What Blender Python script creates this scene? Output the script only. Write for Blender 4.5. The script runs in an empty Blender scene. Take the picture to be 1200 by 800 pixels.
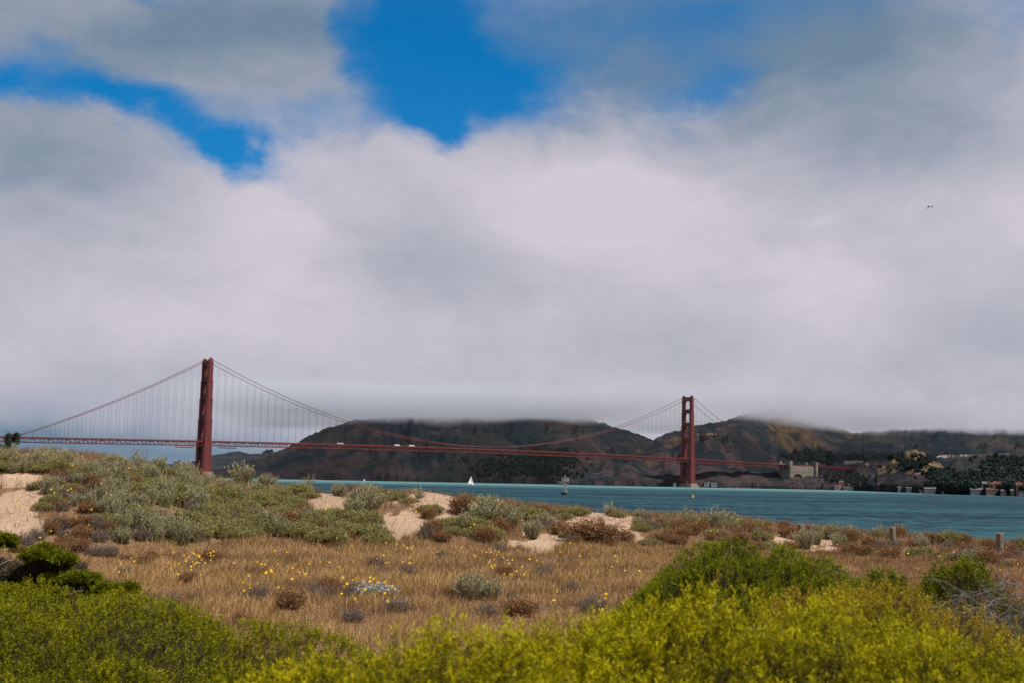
import bpy, bmesh, math, random
import numpy as np
from mathutils import Vector, Matrix
PI = math.pi
R = math.radians
rng = np.random.default_rng(7)
random.seed(7)
SC = bpy.context.scene
COL = SC.collection

# ------------------------------------------------------------------ camera
F_PX, PITCH, ROLL, EYE = 1460.0, 0.1114925, 0.0187847, 6.5
FW = np.array([0, math.cos(PITCH), math.sin(PITCH)])
UP0 = np.array([0, -math.sin(PITCH), math.cos(PITCH)])
RT0 = np.array([1.0, 0, 0])
RT = math.cos(ROLL) * RT0 + math.sin(ROLL) * UP0
UPV = -math.sin(ROLL) * RT0 + math.cos(ROLL) * UP0
cam_d = bpy.data.cameras.new('camera')
cam = bpy.data.objects.new('camera', cam_d)
COL.objects.link(cam)
cam_d.sensor_width = 36
cam_d.lens = F_PX / 1200 * 36
cam_d.clip_start = 0.1
cam_d.clip_end = 120000
cam.matrix_world = Matrix(((RT[0], UPV[0], -FW[0], 0), (RT[1], UPV[1], -FW[1], 0), (RT[2], UPV[2], -FW[2], EYE), (0, 0, 0, 1)))
cam_d.dof.use_dof = True
cam_d.dof.focus_distance = 40
cam_d.dof.aperture_fstop = 4.5
SC.camera = cam

def ray(px, py):
    """direction of a photograph pixel as (x/y, z/y) slopes"""
    px = np.asarray(px, float); py = np.asarray(py, float)
    d = FW + RT * ((px - 600) / F_PX)[..., None] + UPV * ((400 - py) / F_PX)[..., None]
    return d[..., 0] / d[..., 1], d[..., 2] / d[..., 1]

def at_depth(px, py, y):
    a, b = ray(px, py)
    return np.array([a * y, y, EYE + b * y])

def az_of(px, py):
    a, b = ray(px, py)
    return np.arctan(a), np.arctan(b / np.sqrt(1 + a * a))     # azimuth, elevation

# ------------------------------------------------------------------ node helpers
class E:
    """a scalar node socket with arithmetic"""
    def __init__(s, t, sock): s.t, s.s = t, sock
    def _m(s, op, *o):
        n = s.t.nodes.new('ShaderNodeMath'); n.operation = op
        for i, v in enumerate((s,) + o):
            if isinstance(v, E): s.t.links.new(v.s, n.inputs[i])
            else: n.inputs[i].default_value = float(v)
        return E(s.t, n.outputs[0])
    def __add__(s, o): return s._m('ADD', o)
    __radd__ = __add__
    def __mul__(s, o): return s._m('MULTIPLY', o)
    __rmul__ = __mul__
    def __sub__(s, o): return s._m('SUBTRACT', o)
    def __rsub__(s, o): return (s * -1) + o
    def __truediv__(s, o): return s._m('DIVIDE', o)
    def exp(s): return s._m('EXPONENT')
    def clamp(s):
        n = s.t.nodes.new('ShaderNodeClamp'); s.t.links.new(s.s, n.inputs[0]); return E(s.t, n.outputs[0])
    def smooth(s, a, b, lo=0., hi=1.):
        n = s.t.nodes.new('ShaderNodeMapRange'); n.interpolation_type = 'SMOOTHSTEP'
        s.t.links.new(s.s, n.inputs[0])
        for i, v in enumerate((a, b, lo, hi)):
            if isinstance(v, E): s.t.links.new(v.s, n.inputs[i + 1])
            else: n.inputs[i + 1].default_value = v
        return E(s.t, n.outputs[0])

def noise(t, vec, scale, detail=4, rough=.55, dist=0., dim='3D'):
    n = t.nodes.new('ShaderNodeTexNoise'); n.noise_dimensions = dim
    n.inputs['Scale'].default_value = scale; n.inputs['Detail'].default_value = detail
    n.inputs['Roughness'].default_value = rough; n.inputs['Distortion'].default_value = dist
    if vec is not None: t.links.new(vec, n.inputs['Vector'])
    return E(t, n.outputs['Fac'])

def mixc(t, fac, a, b, blend='MIX'):
    n = t.nodes.new('ShaderNodeMix'); n.data_type = 'RGBA'; n.blend_type = blend
    for i, v in ((0, fac), (6, a), (7, b)):
        if isinstance(v, E): t.links.new(v.s, n.inputs[i])
        elif hasattr(v, 'is_linked'): t.links.new(v, n.inputs[i])
        elif i == 0: n.inputs[i].default_value = v
        else: n.inputs[i].default_value = tuple(v) + ((1,) if len(v) == 3 else ())
    return n.outputs[2]

def mapping(t, vec, scale=(1, 1, 1), rot=(0, 0, 0), loc=(0, 0, 0)):
    n = t.nodes.new('ShaderNodeMapping'); t.links.new(vec, n.inputs[0])
    n.inputs['Scale'].default_value = scale; n.inputs['Rotation'].default_value = rot; n.inputs['Location'].default_value = loc
    return n.outputs[0]

def lin(r, g, b):
    f = lambda c: (c / 12.92 if c <= .04045 else ((c + .055) / 1.055) ** 2.4)
    return tuple(f(c / 255) for c in (r, g, b))

# ------------------------------------------------------------------ sun + sky
SUN_DIR = Vector((0.62, -0.30, 1.15)).normalized()          # towards the sun: behind the right shoulder
sun_d = bpy.data.lights.new('sun', 'SUN')
sun_d.energy = 5.0; sun_d.angle = R(0.5); sun_d.color = (1.0, 0.95, 0.86)
sun = bpy.data.objects.new('sun', sun_d); COL.objects.link(sun)
sun.rotation_euler = SUN_DIR.to_track_quat('Z', 'Y').to_euler()

def build_world():
    w = bpy.data.worlds.new('World'); SC.world = w; w.use_nodes = True
    t = w.node_tree; t.nodes.clear()
    out = t.nodes.new('ShaderNodeOutputWorld'); bg = t.nodes.new('ShaderNodeBackground')
    bg.inputs['Strength'].default_value = 0.1
    t.links.new(bg.outputs[0], out.inputs[0])
    sky = t.nodes.new('ShaderNodeTexSky'); sky.sky_type = 'NISHITA'; sky.sun_disc = False
    sky.sun_elevation = math.asin(SUN_DIR.z); sky.sun_rotation = math.atan2(SUN_DIR.x, SUN_DIR.y)
    sky.altitude = 0; sky.air_density = 1.0; sky.dust_density = 0.3; sky.ozone_density = 3.0
    deep = mixc(t, 1.0, sky.outputs[0], (0.0, 0.50, 0.80), 'MULTIPLY')   # the deep polarised blue of the gaps
    tc = t.nodes.new('ShaderNodeTexCoord'); v = tc.outputs['Generated']
    sp = t.nodes.new('ShaderNodeSeparateXYZ'); t.links.new(v, sp.inputs[0])
    X, Y, Z = (E(t, sp.outputs[i]) for i in range(3))
    az = X._m('ARCTAN2', Y); el = Z._m('ARCSINE')
    # soft wobble so that cloud edges are ragged
    st = mapping(t, v, (1, 1, 1.7))
    n1 = noise(t, st, 7.0, 7, .56, .4); n2 = noise(t, mapping(t, v, (1, 1, 1.5), loc=(3, 1, 2)), 5.0, 6, .55, .3)
    n3 = noise(t, mapping(t, v, (1, 1, 2.2), loc=(7, 4, 1)), 4.2, 7, .55, .4)
    n4 = noise(t, mapping(t, v, (1, 1, 1.6), loc=(5, 9, 1)), 22.0, 6, .6, .3)
    n5 = noise(t, mapping(t, v, (1, 1, 1.4), loc=(2, 7, 4)), 16.0, 7, .62, .2); n6 = noise(t, mapping(t, v, (1, 1, 1.6), loc=(8, 3, 6)), 12.0, 7, .60, .6)
    wa = az + (n1 - .5) * .10 + (n5 - .5) * .055; we = el + (n2 - .5) * .075 + (n6 - .5) * .04
    def blob(cx, cy, sx, sy, rot, wt):
        a0, e0 = az_of(cx, cy); k = 1 / F_PX
        da, de = wa - float(a0), we - float(e0)
        c, s = math.cos(R(rot)), math.sin(R(rot))
        p = (da * c + de * s) / (sx * k); q = (de * c - da * s) / (sy * k)
        return ((p * p + q * q) * -1).exp() * wt
    def total(L):
        e = None
        for b in L:
            x = blob(*b); e = x if e is None else e + x
        return e
    blue = total([(505, 40, 78, 80, 0, 1.2), (600, 95, 98, 45, 0, 1.1), (520, 140, 30, 38, 0, 1.0), (425, 60, 30, 60, 0, .5),
                  (165, 122, 120, 27, -22, 1.2), (20, 104, 70, 22, 0, 1.0), (262, 176, 40, 28, 0, .9), (340, 138, 70, 26, 0, .65),
                  (470, 118, 70, 40, 0, .7), (830, 112, 80, 26, 8, .62), (770, 45, 120, 60, 0, .38), (940, 5, 230, 46, 0, .5), (850, 85, 75, 60, 0, .24), (1195, 95, 50, 80, 0, .12), (1200, 20, 35, 50, 0, .4),
                  (165, 5, 70, 14, -10, .6), (290, -5, 30, 16, 0, .7), (560, -60, 180, 60, 0, .8), (650, 10, 60, 40, 0, .25),
                  (1050, 135, 120, 62, 0, -.9), (230, 55, 170, 40, 0, -.6), (640, 190, 120, 28, 0, -.7), (60, 190, 100, 35, 0, -.5)])
    bmask = (blue * 1.3 + (n3 - .5) * .8 + (n4 - .5) * .55 + (n6 - .5) * .40).smooth(.06, 1.6) * el.smooth(.12, .22)
    grey = total([(215, 45, 330, 95, 0, .80), (1060, 130, 190, 100, 0, .48), (1020, 20, 260, 60, 0, .40), (760, 50, 260, 100, 0, .8), (60, 200, 190, 75, 0, .45),
                  (450, 270, 110, 45, 0, .32), (600, 440, 900, 45, 0, .10), (100, 470, 230, 60, 0, .26), (700, 545, 900, 25, 0, .12), (40, 540, 380, 42, 0, .85), 
                  (40, 330, 160, 50, 0, .22), (560, 325, 180, 40, 0, .18), (860, 400, 200, 40, 0, .10), (1180, 420, 130, 60, 0, .2),
                  (660, 215, 130, 60, 0, -.30), (300, 235, 100, 45, 0, -.25), (960, 330, 170, 60, 0, -.2), (1180, 250, 60, 40, 0, -.2), (200, 370, 150, 40, 0, -.15)])
    gf = (grey + (n3 - .5) * .7 + (n1 - .5) * .45 + (n4 - .5) * .24 + (n6 - .5) * .26 + .15).clamp()
    cl = mixc(t, gf, tuple(7.07 * c for c in lin(209, 202, 212)), tuple(7.07 * c for c in lin(112, 135, 157)))
    # unseen sky overhead made bluer and darker to lower the fill light
    up = el.smooth(.50, .95)
    cl = mixc(t, up * .6, cl, tuple(7.07 * c for c in lin(120, 131, 148)))
    res = mixc(t, (bmask + up * .75).clamp() * .97, cl, deep)
    t.links.new(res, bg.inputs['Color'])
build_world()
VS = SC.view_settings
VS.view_transform = 'Standard'; VS.look = 'None'; VS.exposure = 0.5; VS.gamma = 1.0; VS.use_curve_mapping = False
CY = SC.cycles
CY.use_denoising = True
CY.max_bounces = 8; CY.diffuse_bounces = 3; CY.glossy_bounces = 3; CY.transmission_bounces = 4; CY.volume_bounces = 4; CY.transparent_max_bounces = 8
CY.volume_step_rate = 0.35; CY.volume_max_steps = 96
CY.sample_clamp_indirect = 4.0

# ------------------------------------------------------------------ numpy noise
def vnoise(x, y, seed=0):
    xi = np.floor(x).astype(np.int64); yi = np.floor(y).astype(np.int64)
    fx = x - xi; fy = y - yi
    fx = fx * fx * (3 - 2 * fx); fy = fy * fy * (3 - 2 * fy)
    def h(a, b):
        n = (a * 374761393 + b * 668265263 + seed * 974634777) & 0xffffffff
        n = ((n ^ (n >> 13)) * 1274126177) & 0xffffffff
        return ((n ^ (n >> 16)) & 0xffff) / 65535.0
    return (h(xi, yi) * (1 - fx) + h(xi + 1, yi) * fx) * (1 - fy) + (h(xi, yi + 1) * (1 - fx) + h(xi + 1, yi + 1) * fx) * fy

def fbm(x, y, oct=4, seed=0, gain=.5):
    s = 0; a = 1; tot = 0
    for i in range(oct):
        s = s + a * vnoise(x * 2 ** i + 17.3 * i, y * 2 ** i - 9.1 * i, seed + i); tot += a; a *= gain
    return s / tot

def smooth(x, a, b):
    t = np.clip((x - a) / (b - a), 0, 1); return t * t * (3 - 2 * t)

# ------------------------------------------------------------------ materials
def new_mat(name):
    m = bpy.data.materials.new(name); m.use_nodes = True
    t = m.node_tree; t.nodes.clear()
    out = t.nodes.new('ShaderNodeOutputMaterial')
    return m, t, out

def pbsdf(t, color, rough=.7, metal=0., spec=.4):
    p = t.nodes.new('ShaderNodeBsdfPrincipled')
    if hasattr(color, 'is_linked'): t.links.new(color, p.inputs['Base Color'])
    else: p.inputs['Base Color'].default_value = tuple(color) + (1,)
    p.inputs['Roughness'].default_value = rough; p.inputs['Metallic'].default_value = metal
    p.inputs['Specular IOR Level'].default_value = spec
    return p

def paint(name, c, rough=.6, metal=0., var=.25, scale=.3, spec=.4):
    m, t, out = new_mat(name)
    tc = t.nodes.new('ShaderNodeTexCoord')
    n = noise(t, tc.outputs['Object'], scale, 5, .6)
    col = mixc(t, n.smooth(.3, .75), tuple(x * (1 - var) for x in c), tuple(min(1, x * (1 + var)) for x in c))
    p = pbsdf(t, col, rough, metal, spec)
    t.links.new(p.outputs[0], out.inputs[0])
    return m

def attr_mat(name, rough=.65, trans=.25, spec=.2):
    """colour comes from the point attribute Col"""
    m, t, out = new_mat(name)
    a = t.nodes.new('ShaderNodeAttribute'); a.attribute_name = 'Col'
    p = pbsdf(t, a.outputs['Color'], rough, 0, spec)
    if trans:
        tr = t.nodes.new('ShaderNodeBsdfTranslucent'); t.links.new(a.outputs['Color'], tr.inputs[0])
        mx = t.nodes.new('ShaderNodeMixShader'); mx.inputs[0].default_value = trans
        t.links.new(p.outputs[0], mx.inputs[1]); t.links.new(tr.outputs[0], mx.inputs[2])
        t.links.new(mx.outputs[0], out.inputs[0])
    else:
        t.links.new(p.outputs[0], out.inputs[0])
    return m

M = {}
M['leaf'] = attr_mat('leaf', .6, .24, .10)
M['grass'] = attr_mat('dry_grass', .7, .2, .15)
M['twig'] = attr_mat('twig', .85, 0, .1)
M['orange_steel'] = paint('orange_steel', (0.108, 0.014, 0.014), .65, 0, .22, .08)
M['orange_dark'] = paint('orange_steel_shaded', (0.06, 0.010, 0.011), .6, 0, .2, .1)  # same red paint darkened, shade below the road put into the colour
M['concrete'] = paint('concrete', (0.17, 0.15, 0.12), .9, 0, .25, .06)
M['pier'] = paint('pier_concrete', (0.20, 0.14, 0.11), .9, 0, .25, .06)
M['asphalt'] = paint('asphalt', (0.05, 0.05, 0.05), .9, 0, .2, .1)
M['white'] = paint('white_paint', (0.62, 0.62, 0.61), .4, 0, .06, .5)
M['sail'] = paint('sailcloth', (0.82, 0.81, 0.78), .8, 0, .04, .3)
M['glass'] = paint('dark_glass', (0.03, 0.035, 0.04), .15, 0, .1, 1)
M['rubber'] = paint('rubber', (0.02, 0.02, 0.02), .8, 0, .1, 1)
M['rust'] = paint('rusty_hull', (0.035, 0.028, 0.028), .8, 0, .5, .8)
M['grey_steel'] = paint('grey_steel', (0.30, 0.30, 0.29), .5, .2, .3, .9)
M['board'] = paint('board_paint', (0.17, 0.167, 0.165), .6, 0, .12, .7)
M['cream'] = paint('cream_wall', (0.25, 0.20, 0.14), .85, 0, .12, .2)  # both wall colours darkened to carry the cloud shade
M['pale'] = paint('pale_wall', (0.26, 0.245, 0.23), .85, 0, .1, .2)
M['redroof'] = paint('red_roof', (0.12, 0.035, 0.026), .85, 0, .25, .4)
M['greyroof'] = paint('grey_roof', (0.10, 0.10, 0.105), .85, 0, .25, .4)
M['bird'] = paint('dark_feathers', (0.05, 0.05, 0.055), .8, 0, .3, 4)

def wood_mat():
    m, t, out = new_mat('weathered_wood')
    tc = t.nodes.new('ShaderNodeTexCoord')
    n = noise(t, mapping(t, tc.outputs['Object'], (14, 14, 1.5)), 2.0, 6, .65)
    c = mixc(t, n.smooth(.3, .7), (0.07, 0.05, 0.035), (0.24, 0.185, 0.13))
    p = pbsdf(t, c, .9, 0, .1)
    b = t.nodes.new('ShaderNodeBump'); b.inputs['Strength'].default_value = .6; b.inputs['Distance'].default_value = .01
    t.links.new(n.s, b.inputs['Height']); t.links.new(b.outputs[0], p.inputs['Normal'])
    t.links.new(p.outputs[0], out.inputs[0]); return m
M['post'] = wood_mat()

def water_mat():
    m, t, out = new_mat('bay_water')
    g = t.nodes.new('ShaderNodeNewGeometry'); P = g.outputs['Position']
    sp = t.nodes.new('ShaderNodeSeparateXYZ'); t.links.new(P, sp.inputs[0]); Y = E(t, sp.outputs[1])
    band = noise(t, mapping(t, P, (.0016, .0075, 1)), 1.0, 5, .6)          # wind bands and current streaks
    band2 = noise(t, mapping(t, P, (.022, .028, 1), loc=(4, 2, 0)), 1.0, 5, .66)
    rip = noise(t, mapping(t, P, (.33, .075, 1), loc=(2, 5, 0)), 1.0, 7, .78)
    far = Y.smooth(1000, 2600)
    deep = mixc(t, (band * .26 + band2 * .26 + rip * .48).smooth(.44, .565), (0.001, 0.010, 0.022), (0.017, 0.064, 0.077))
    col = mixc(t, far, deep, (0.075, 0.165, 0.165))                        # paler teal towards the far shore
    chop = noise(t, mapping(t, P, (.30, .75, 1)), 1.0, 4, .62)
    swell = noise(t, mapping(t, P, (.05, .16, 1), loc=(1, 8, 0)), 1.0, 3, .5)
    cap = (chop * .4 + rip * .6).smooth(.60, .70)                          # small whitecaps
    col = mixc(t, cap * .22, col, (.30, .40, .42))
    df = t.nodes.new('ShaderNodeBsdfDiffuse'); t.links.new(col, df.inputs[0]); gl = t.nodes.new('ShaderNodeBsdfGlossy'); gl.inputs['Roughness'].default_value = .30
    p = t.nodes.new('ShaderNodeMixShader'); p.inputs[0].default_value = .07; t.links.new(df.outputs[0], p.inputs[1]); t.links.new(gl.outputs[0], p.inputs[2])
    b = t.nodes.new('ShaderNodeBump'); b.inputs['Strength'].default_value = 1.0; b.inputs['Distance'].default_value = 1.3
    t.links.new((chop * .55 + swell * 1.2).s, b.inputs['Height']); t.links.new(b.outputs[0], gl.inputs['Normal']); t.links.new(b.outputs[0], df.inputs['Normal'])
    t.links.new(p.outputs[0], out.inputs[0]); return m
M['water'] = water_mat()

def ground_mat():
    m, t, out = new_mat('dune_ground')
    g = t.nodes.new('ShaderNodeNewGeometry'); P = g.outputs['Position']
    a = t.nodes.new('ShaderNodeAttribute'); a.attribute_name = 'litter'
    n1 = noise(t, P, 1.1, 6, .65); n2 = noise(t, P, 9.0, 5, .7); n3 = noise(t, P, .35, 4, .6)
    sand = mixc(t, (n2 * .5 + n3 * .5).smooth(.35, .65), (0.25, 0.165, 0.11), (0.37, 0.255, 0.175))
    lit = mixc(t, n2.smooth(.35, .65), (0.10, 0.055, 0.03), (0.22, 0.13, 0.07))
    fac = (E(t, a.outputs['Fac']) * 1.5 + (n1 - .5) * 1.3 + (n2 - .5) * 1.2 - .25).smooth(.25, .6)
    p = pbsdf(t, mixc(t, fac, sand, lit), .95, 0, .05)
    b = t.nodes.new('ShaderNodeBump'); n4 = noise(t, P, 3.2, 3, .5)
    b.inputs['Strength'].default_value = 1.0; b.inputs['Distance'].default_value = .22
    t.links.new((n1 * .5 + n4 * .5 + n2 * .2).s, b.inputs['Height']); t.links.new(b.outputs[0], p.inputs['Normal'])
    t.links.new(p.outputs[0], out.inputs[0]); return m
M['ground'] = ground_mat()

def hill_mat():
    m, t, out = new_mat('hill_cover')
    a = t.nodes.new('ShaderNodeAttribute'); a.attribute_name = 'Col'
    g = t.nodes.new('ShaderNodeNewGeometry'); P = g.outputs['Position']
    n1 = noise(t, P, .02, 6, .65); n2 = noise(t, P, .09, 4, .6)
    c = mixc(t, n1.smooth(.42, .6) * .75, a.outputs['Color'], (0.008, 0.013, 0.014))   # scrub thickets
    c = mixc(t, (n2 - .5) * .9 + .15, c, (0.006, 0.009, 0.011))
    p = pbsdf(t, c, .95, 0, .05)
    b = t.nodes.new('ShaderNodeBump'); b.inputs['Strength'].default_value = .8; b.inputs['Distance'].default_value = 9
    t.links.new((n1 * .7 + n2 * .3).s, b.inputs['Height']); t.links.new(b.outputs[0], p.inputs['Normal'])
    t.links.new(p.outputs[0], out.inputs[0]); return m
M['hill'] = hill_mat()

# ------------------------------------------------------------------ mesh helpers
def raw_mesh(name, V, faces_flat, sizes, mat, cols=None, smooth_shade=False):
    me = bpy.data.meshes.new(name)
    V = np.ascontiguousarray(V, np.float32).reshape(-1, 3)
    faces_flat = np.ascontiguousarray(faces_flat, np.int32).ravel(); sizes = np.ascontiguousarray(sizes, np.int32)
    me.vertices.add(len(V)); me.vertices.foreach_set('co', V.ravel())
    me.loops.add(len(faces_flat)); me.loops.foreach_set('vertex_index', faces_flat)
    me.polygons.add(len(sizes)); me.polygons.foreach_set('loop_start', np.concatenate([[0], np.cumsum(sizes)[:-1]]).astype(np.int32))
    me.polygons.foreach_set('loop_total', sizes)
    if smooth_shade: me.polygons.foreach_set('use_smooth', np.ones(len(sizes), bool))
    me.update(calc_edges=True)
    if cols is not None:
        at = me.attributes.new('Col', 'FLOAT_COLOR', 'POINT')
        c4 = np.ones((len(V), 4), np.float32); c4[:, :3] = cols; at.data.foreach_set('color', c4.ravel())
    if mat is not None: me.materials.append(mat)
    return me

def quads_mesh(name, Q, C, mat):
    """Q (n,4,3) loose leaf faces, C (n,3) or (n,4,3) colours"""
    n = len(Q)
    if C.ndim == 2: C = np.repeat(C[:, None, :], 4, 1)
    return raw_mesh(name, Q.reshape(-1, 3), np.arange(n * 4), np.full(n, 4), mat, C.reshape(-1, 3))

def grid_mesh(name, P, mat, cols=None):
    """P (rows, cols, 3)"""
    r, c = P.shape[:2]
    i = np.arange(r * c).reshape(r, c)
    f = np.stack([i[:-1, :-1], i[:-1, 1:], i[1:, 1:], i[1:, :-1]], -1).reshape(-1, 4)
    return raw_mesh(name, P.reshape(-1, 3), f, np.full(len(f), 4), mat, cols, True)

def obj(name, me, parent=None, loc=(0, 0, 0)):
    o = bpy.data.objects.new(name, me); COL.objects.link(o)
    if parent is not None: o.parent = parent
    o.location = loc
    return o

def tag(o, label=None, cat=None, group=None, kind=None):
    if label: o['label'] = label
    if cat: o['category'] = cat
    if group: o['group'] = group
    if kind: o['kind'] = kind
    return o

def empty(name, loc, rz=0):
    o = bpy.data.objects.new(name, None); COL.objects.link(o); o.location = loc; o.rotation_euler = (0, 0, rz)
    return o

class MB:
    def __init__(s): s.v = []; s.f = []
    def add(s, V, F):
        b = len(s.v); s.v += [tuple(map(float, p)) for p in V]; s.f += [tuple(b + i for i in f) for f in F]
    def prism(s, poly, z0, z1, top=None):
        """vertical prism of an (x,y) polygon, optional scaled top polygon"""
        n = len(poly); top = top or poly
        s.add([(x, y, z0) for x, y in poly] + [(x, y, z1) for x, y in top],
              [tuple(range(n))[::-1], tuple(range(n, 2 * n))] + [(i, (i + 1) % n, n + (i + 1) % n, n + i) for i in range(n)])
    def box(s, x0, x1, y0, y1, z0, z1):
        s.prism([(x0, y0), (x1, y0), (x1, y1), (x0, y1)], z0, z1)
    def bar(s, a, b, w, h=None):
        """square bar between two points"""
        h = h or w; a = Vector(a); b = Vector(b); d = (b - a).normalized()
        r = d.cross(Vector((0, 0, 1)))
        if r.length < 1e-4: r = Vector((1, 0, 0))
        r.normalize(); u = r.cross(d)
        V = []
        for p in (a, b):
            for i, j in ((-1, -1), (1, -1), (1, 1), (-1, 1)): V.append(p + r * (i * w / 2) + u * (j * h / 2))
        s.add(V, [(0, 1, 2, 3)[::-1], (4, 5, 6, 7)] + [(i, (i + 1) % 4, 4 + (i + 1) % 4, 4 + i) for i in range(4)])
    def tube(s, pts, rad, n=6):
        pts = [Vector(p) for p in pts]; V = []; F = []
        rads = rad if hasattr(rad, '__len__') else [rad] * len(pts)
        for k, p in enumerate(pts):
            d = (pts[min(k + 1, len(pts) - 1)] - pts[max(k - 1, 0)]).normalized()
            r = d.cross(Vector((0, 0, 1)))
            if r.length < 1e-3: r = Vector((1, 0, 0))
            r.normalize(); u = r.cross(d)
            for i in range(n):
                a = 2 * PI * i / n; V.append(p + (r * math.cos(a) + u * math.sin(a)) * rads[k])
        for k in range(len(pts) - 1):
            for i in range(n):
                F.append((k * n + i, k * n + (i + 1) % n, (k + 1) * n + (i + 1) % n, (k + 1) * n + i))
        F.append(tuple(range(n))[::-1]); F.append(tuple((len(pts) - 1) * n + i for i in range(n)))
        s.add(V, F)
    def lathe(s, prof, n=20, c=(0, 0)):
        V = []; F = []
        for r, z in prof:
            for i in range(n):
                a = 2 * PI * i / n; V.append((c[0] + r * math.cos(a), c[1] + r * math.sin(a), z))
        for k in range(len(prof) - 1):
            for i in range(n): F.append((k * n + i, k * n + (i + 1) % n, (k + 1) * n + (i + 1) % n, (k + 1) * n + i))
        F.append(tuple(range(n))[::-1]); F.append(tuple((len(prof) - 1) * n + i for i in range(n)))
        s.add(V, F)
    def build(s, name, mat, parent=None, smooth_shade=False):
        me = bpy.data.meshes.new(name); me.from_pydata(s.v, [], s.f); me.materials.append(mat); me.update()
        if smooth_shade: me.polygons.foreach_set('use_smooth', np.ones(len(me.polygons), bool))
        return obj(name, me, parent)

# ------------------------------------------------------------------ near ground
CR = np.array([  # ground crest of the dune: photo x, y, distance
    (-250, 560, 37), (-100, 541, 38), (0, 534, 38), (60, 530, 38), (120, 535, 38), (200, 556, 39), (260, 566, 40), (330, 575, 41), (370, 579, 41), (440, 583, 42),
    (500, 577, 42), (560, 588, 42), (640, 596, 43), (700, 601, 43), (750, 605, 44), (850, 609, 45), (920, 618, 46), (1000, 627, 47), (1100, 634, 47),
    (1200, 643, 47), (1400, 655, 47)], float)
_a, _e = ray(CR[:, 0], CR[:, 1])
CR_AZ = np.arctan(_a); CR_Z = EYE + _e * CR[:, 2] * np.cos(CR_AZ)
def ground_z(x, y):
    az = np.arctan2(x, np.maximum(y, .01)); D = np.hypot(x, y)
    zc = np.interp(az, CR_AZ, CR_Z); Dc = np.interp(az, CR_AZ, CR[:, 2]); Df = Dc - np.interp(az, [-.4, -.05, .4], [11.5, 10, 10])
    sw = 4.5 + (fbm(x * .25, y * .25, 3, 5) - .5) * .22
    t = smooth(D, Df, Dc)
    z = sw + (zc - sw) * t
    z = z + (fbm(x * .5, y * .5, 4, 9) - .5) * .5 * t * (1 - smooth(D, Dc, Dc + 3) * .7) * (1 - .6 * smooth(D, Dc - 2.5, Dc))
    back = smooth(D, Dc, Dc + 55)
    z = z * (1 - back) + (-1.5) * back
    return np.where(y < 0, sw, z)

SAND = [(26, 588, 40, 15), (10, 616, 45, 22), (15, 560, 35, 8), (402, 596, 42, 13), (385, 585, 18, 10), (507, 588, 44, 12), (478, 617, 35, 15), (525, 603, 18, 10), (692, 612, 64, 9), (716, 624, 36, 11),
        (640, 633, 40, 9), (920, 638, 26, 5), (965, 640, 20, 4)]
def sandness(px, py):
    s = np.zeros(np.shape(px)); ox = px; px = px + (fbm(ox * .05, py * .09, 4, 21) - .5) * 46; py = py + (fbm(ox * .05 + 40, py * .09, 4, 22) - .5) * 26
    for cx, cy, sx, sy in SAND:
        s = np.maximum(s, 1 - ((px - cx) / sx) ** 2 - ((py - cy) / sy) ** 2)
    return s
def to_px(x, y, z):
    P = np.stack([x, y, z - EYE], -1); d = P @ FW
    return 600 + F_PX * (P @ RT) / d, 400 - F_PX * (P @ UPV) / d

def hit_ground(px, py):
    """first ground point along photo pixels"""
    px = np.atleast_1d(np.asarray(px, float)); py = np.atleast_1d(np.asarray(py, float))
    a, b = ray(px, py)
    Ys = np.linspace(6, 58, 900)[None, :]
    gz = ground_z(a[:, None] * Ys, Ys + 0 * a[:, None]); rz = EYE + b[:, None] * Ys
    below = rz <= gz
    k = np.where(below.any(1), below.argmax(1), np.argmin(rz - gz, 1))
    y = Ys[0, k]; x = a * y
    return x, y, ground_z(x, y)

def build_ground():
    az = np.linspace(-.75, .75, 420); D = np.concatenate([np.linspace(.4, 12, 40), np.linspace(12.2, 56, 230), np.linspace(57, 170, 60)])
    A, DD = np.meshgrid(az, D); x = DD * np.sin(A); y = DD * np.cos(A); z = ground_z(x, y)
    px, py = to_px(x, y, z)
    lit = 1 - np.clip(sandness(px, py) * 2.2 + .35, 0, 1)
    lit = np.where(DD > 52, .2, lit); lit = np.where(DD < 24, 1.0, lit)
    me = grid_mesh('ground', np.stack([x, y, z], -1), M['ground'])
    at = me.attributes.new('litter', 'FLOAT', 'POINT'); at.data.foreach_set('value', lit.ravel().astype(np.float32))
    o = obj('ground', me); tag(o, kind='structure')
build_ground()
# the rest of the plain around and behind the viewer
mb = MB(); mb.add([(-400, -400, 4.2), (400, -400, 4.2), (400, 2, 4.2), (-400, 2, 4.2)], [(0, 1, 2, 3)])
tag(mb.build('terrain', M['ground']), kind='structure')
w = MB(); w.add([(-60000, 60, 0), (60000, 60, 0), (60000, 90000, 0), (-60000, 90000, 0)], [(0, 1, 2, 3)])
tag(w.build('water', M['water']), kind='structure')

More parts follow.
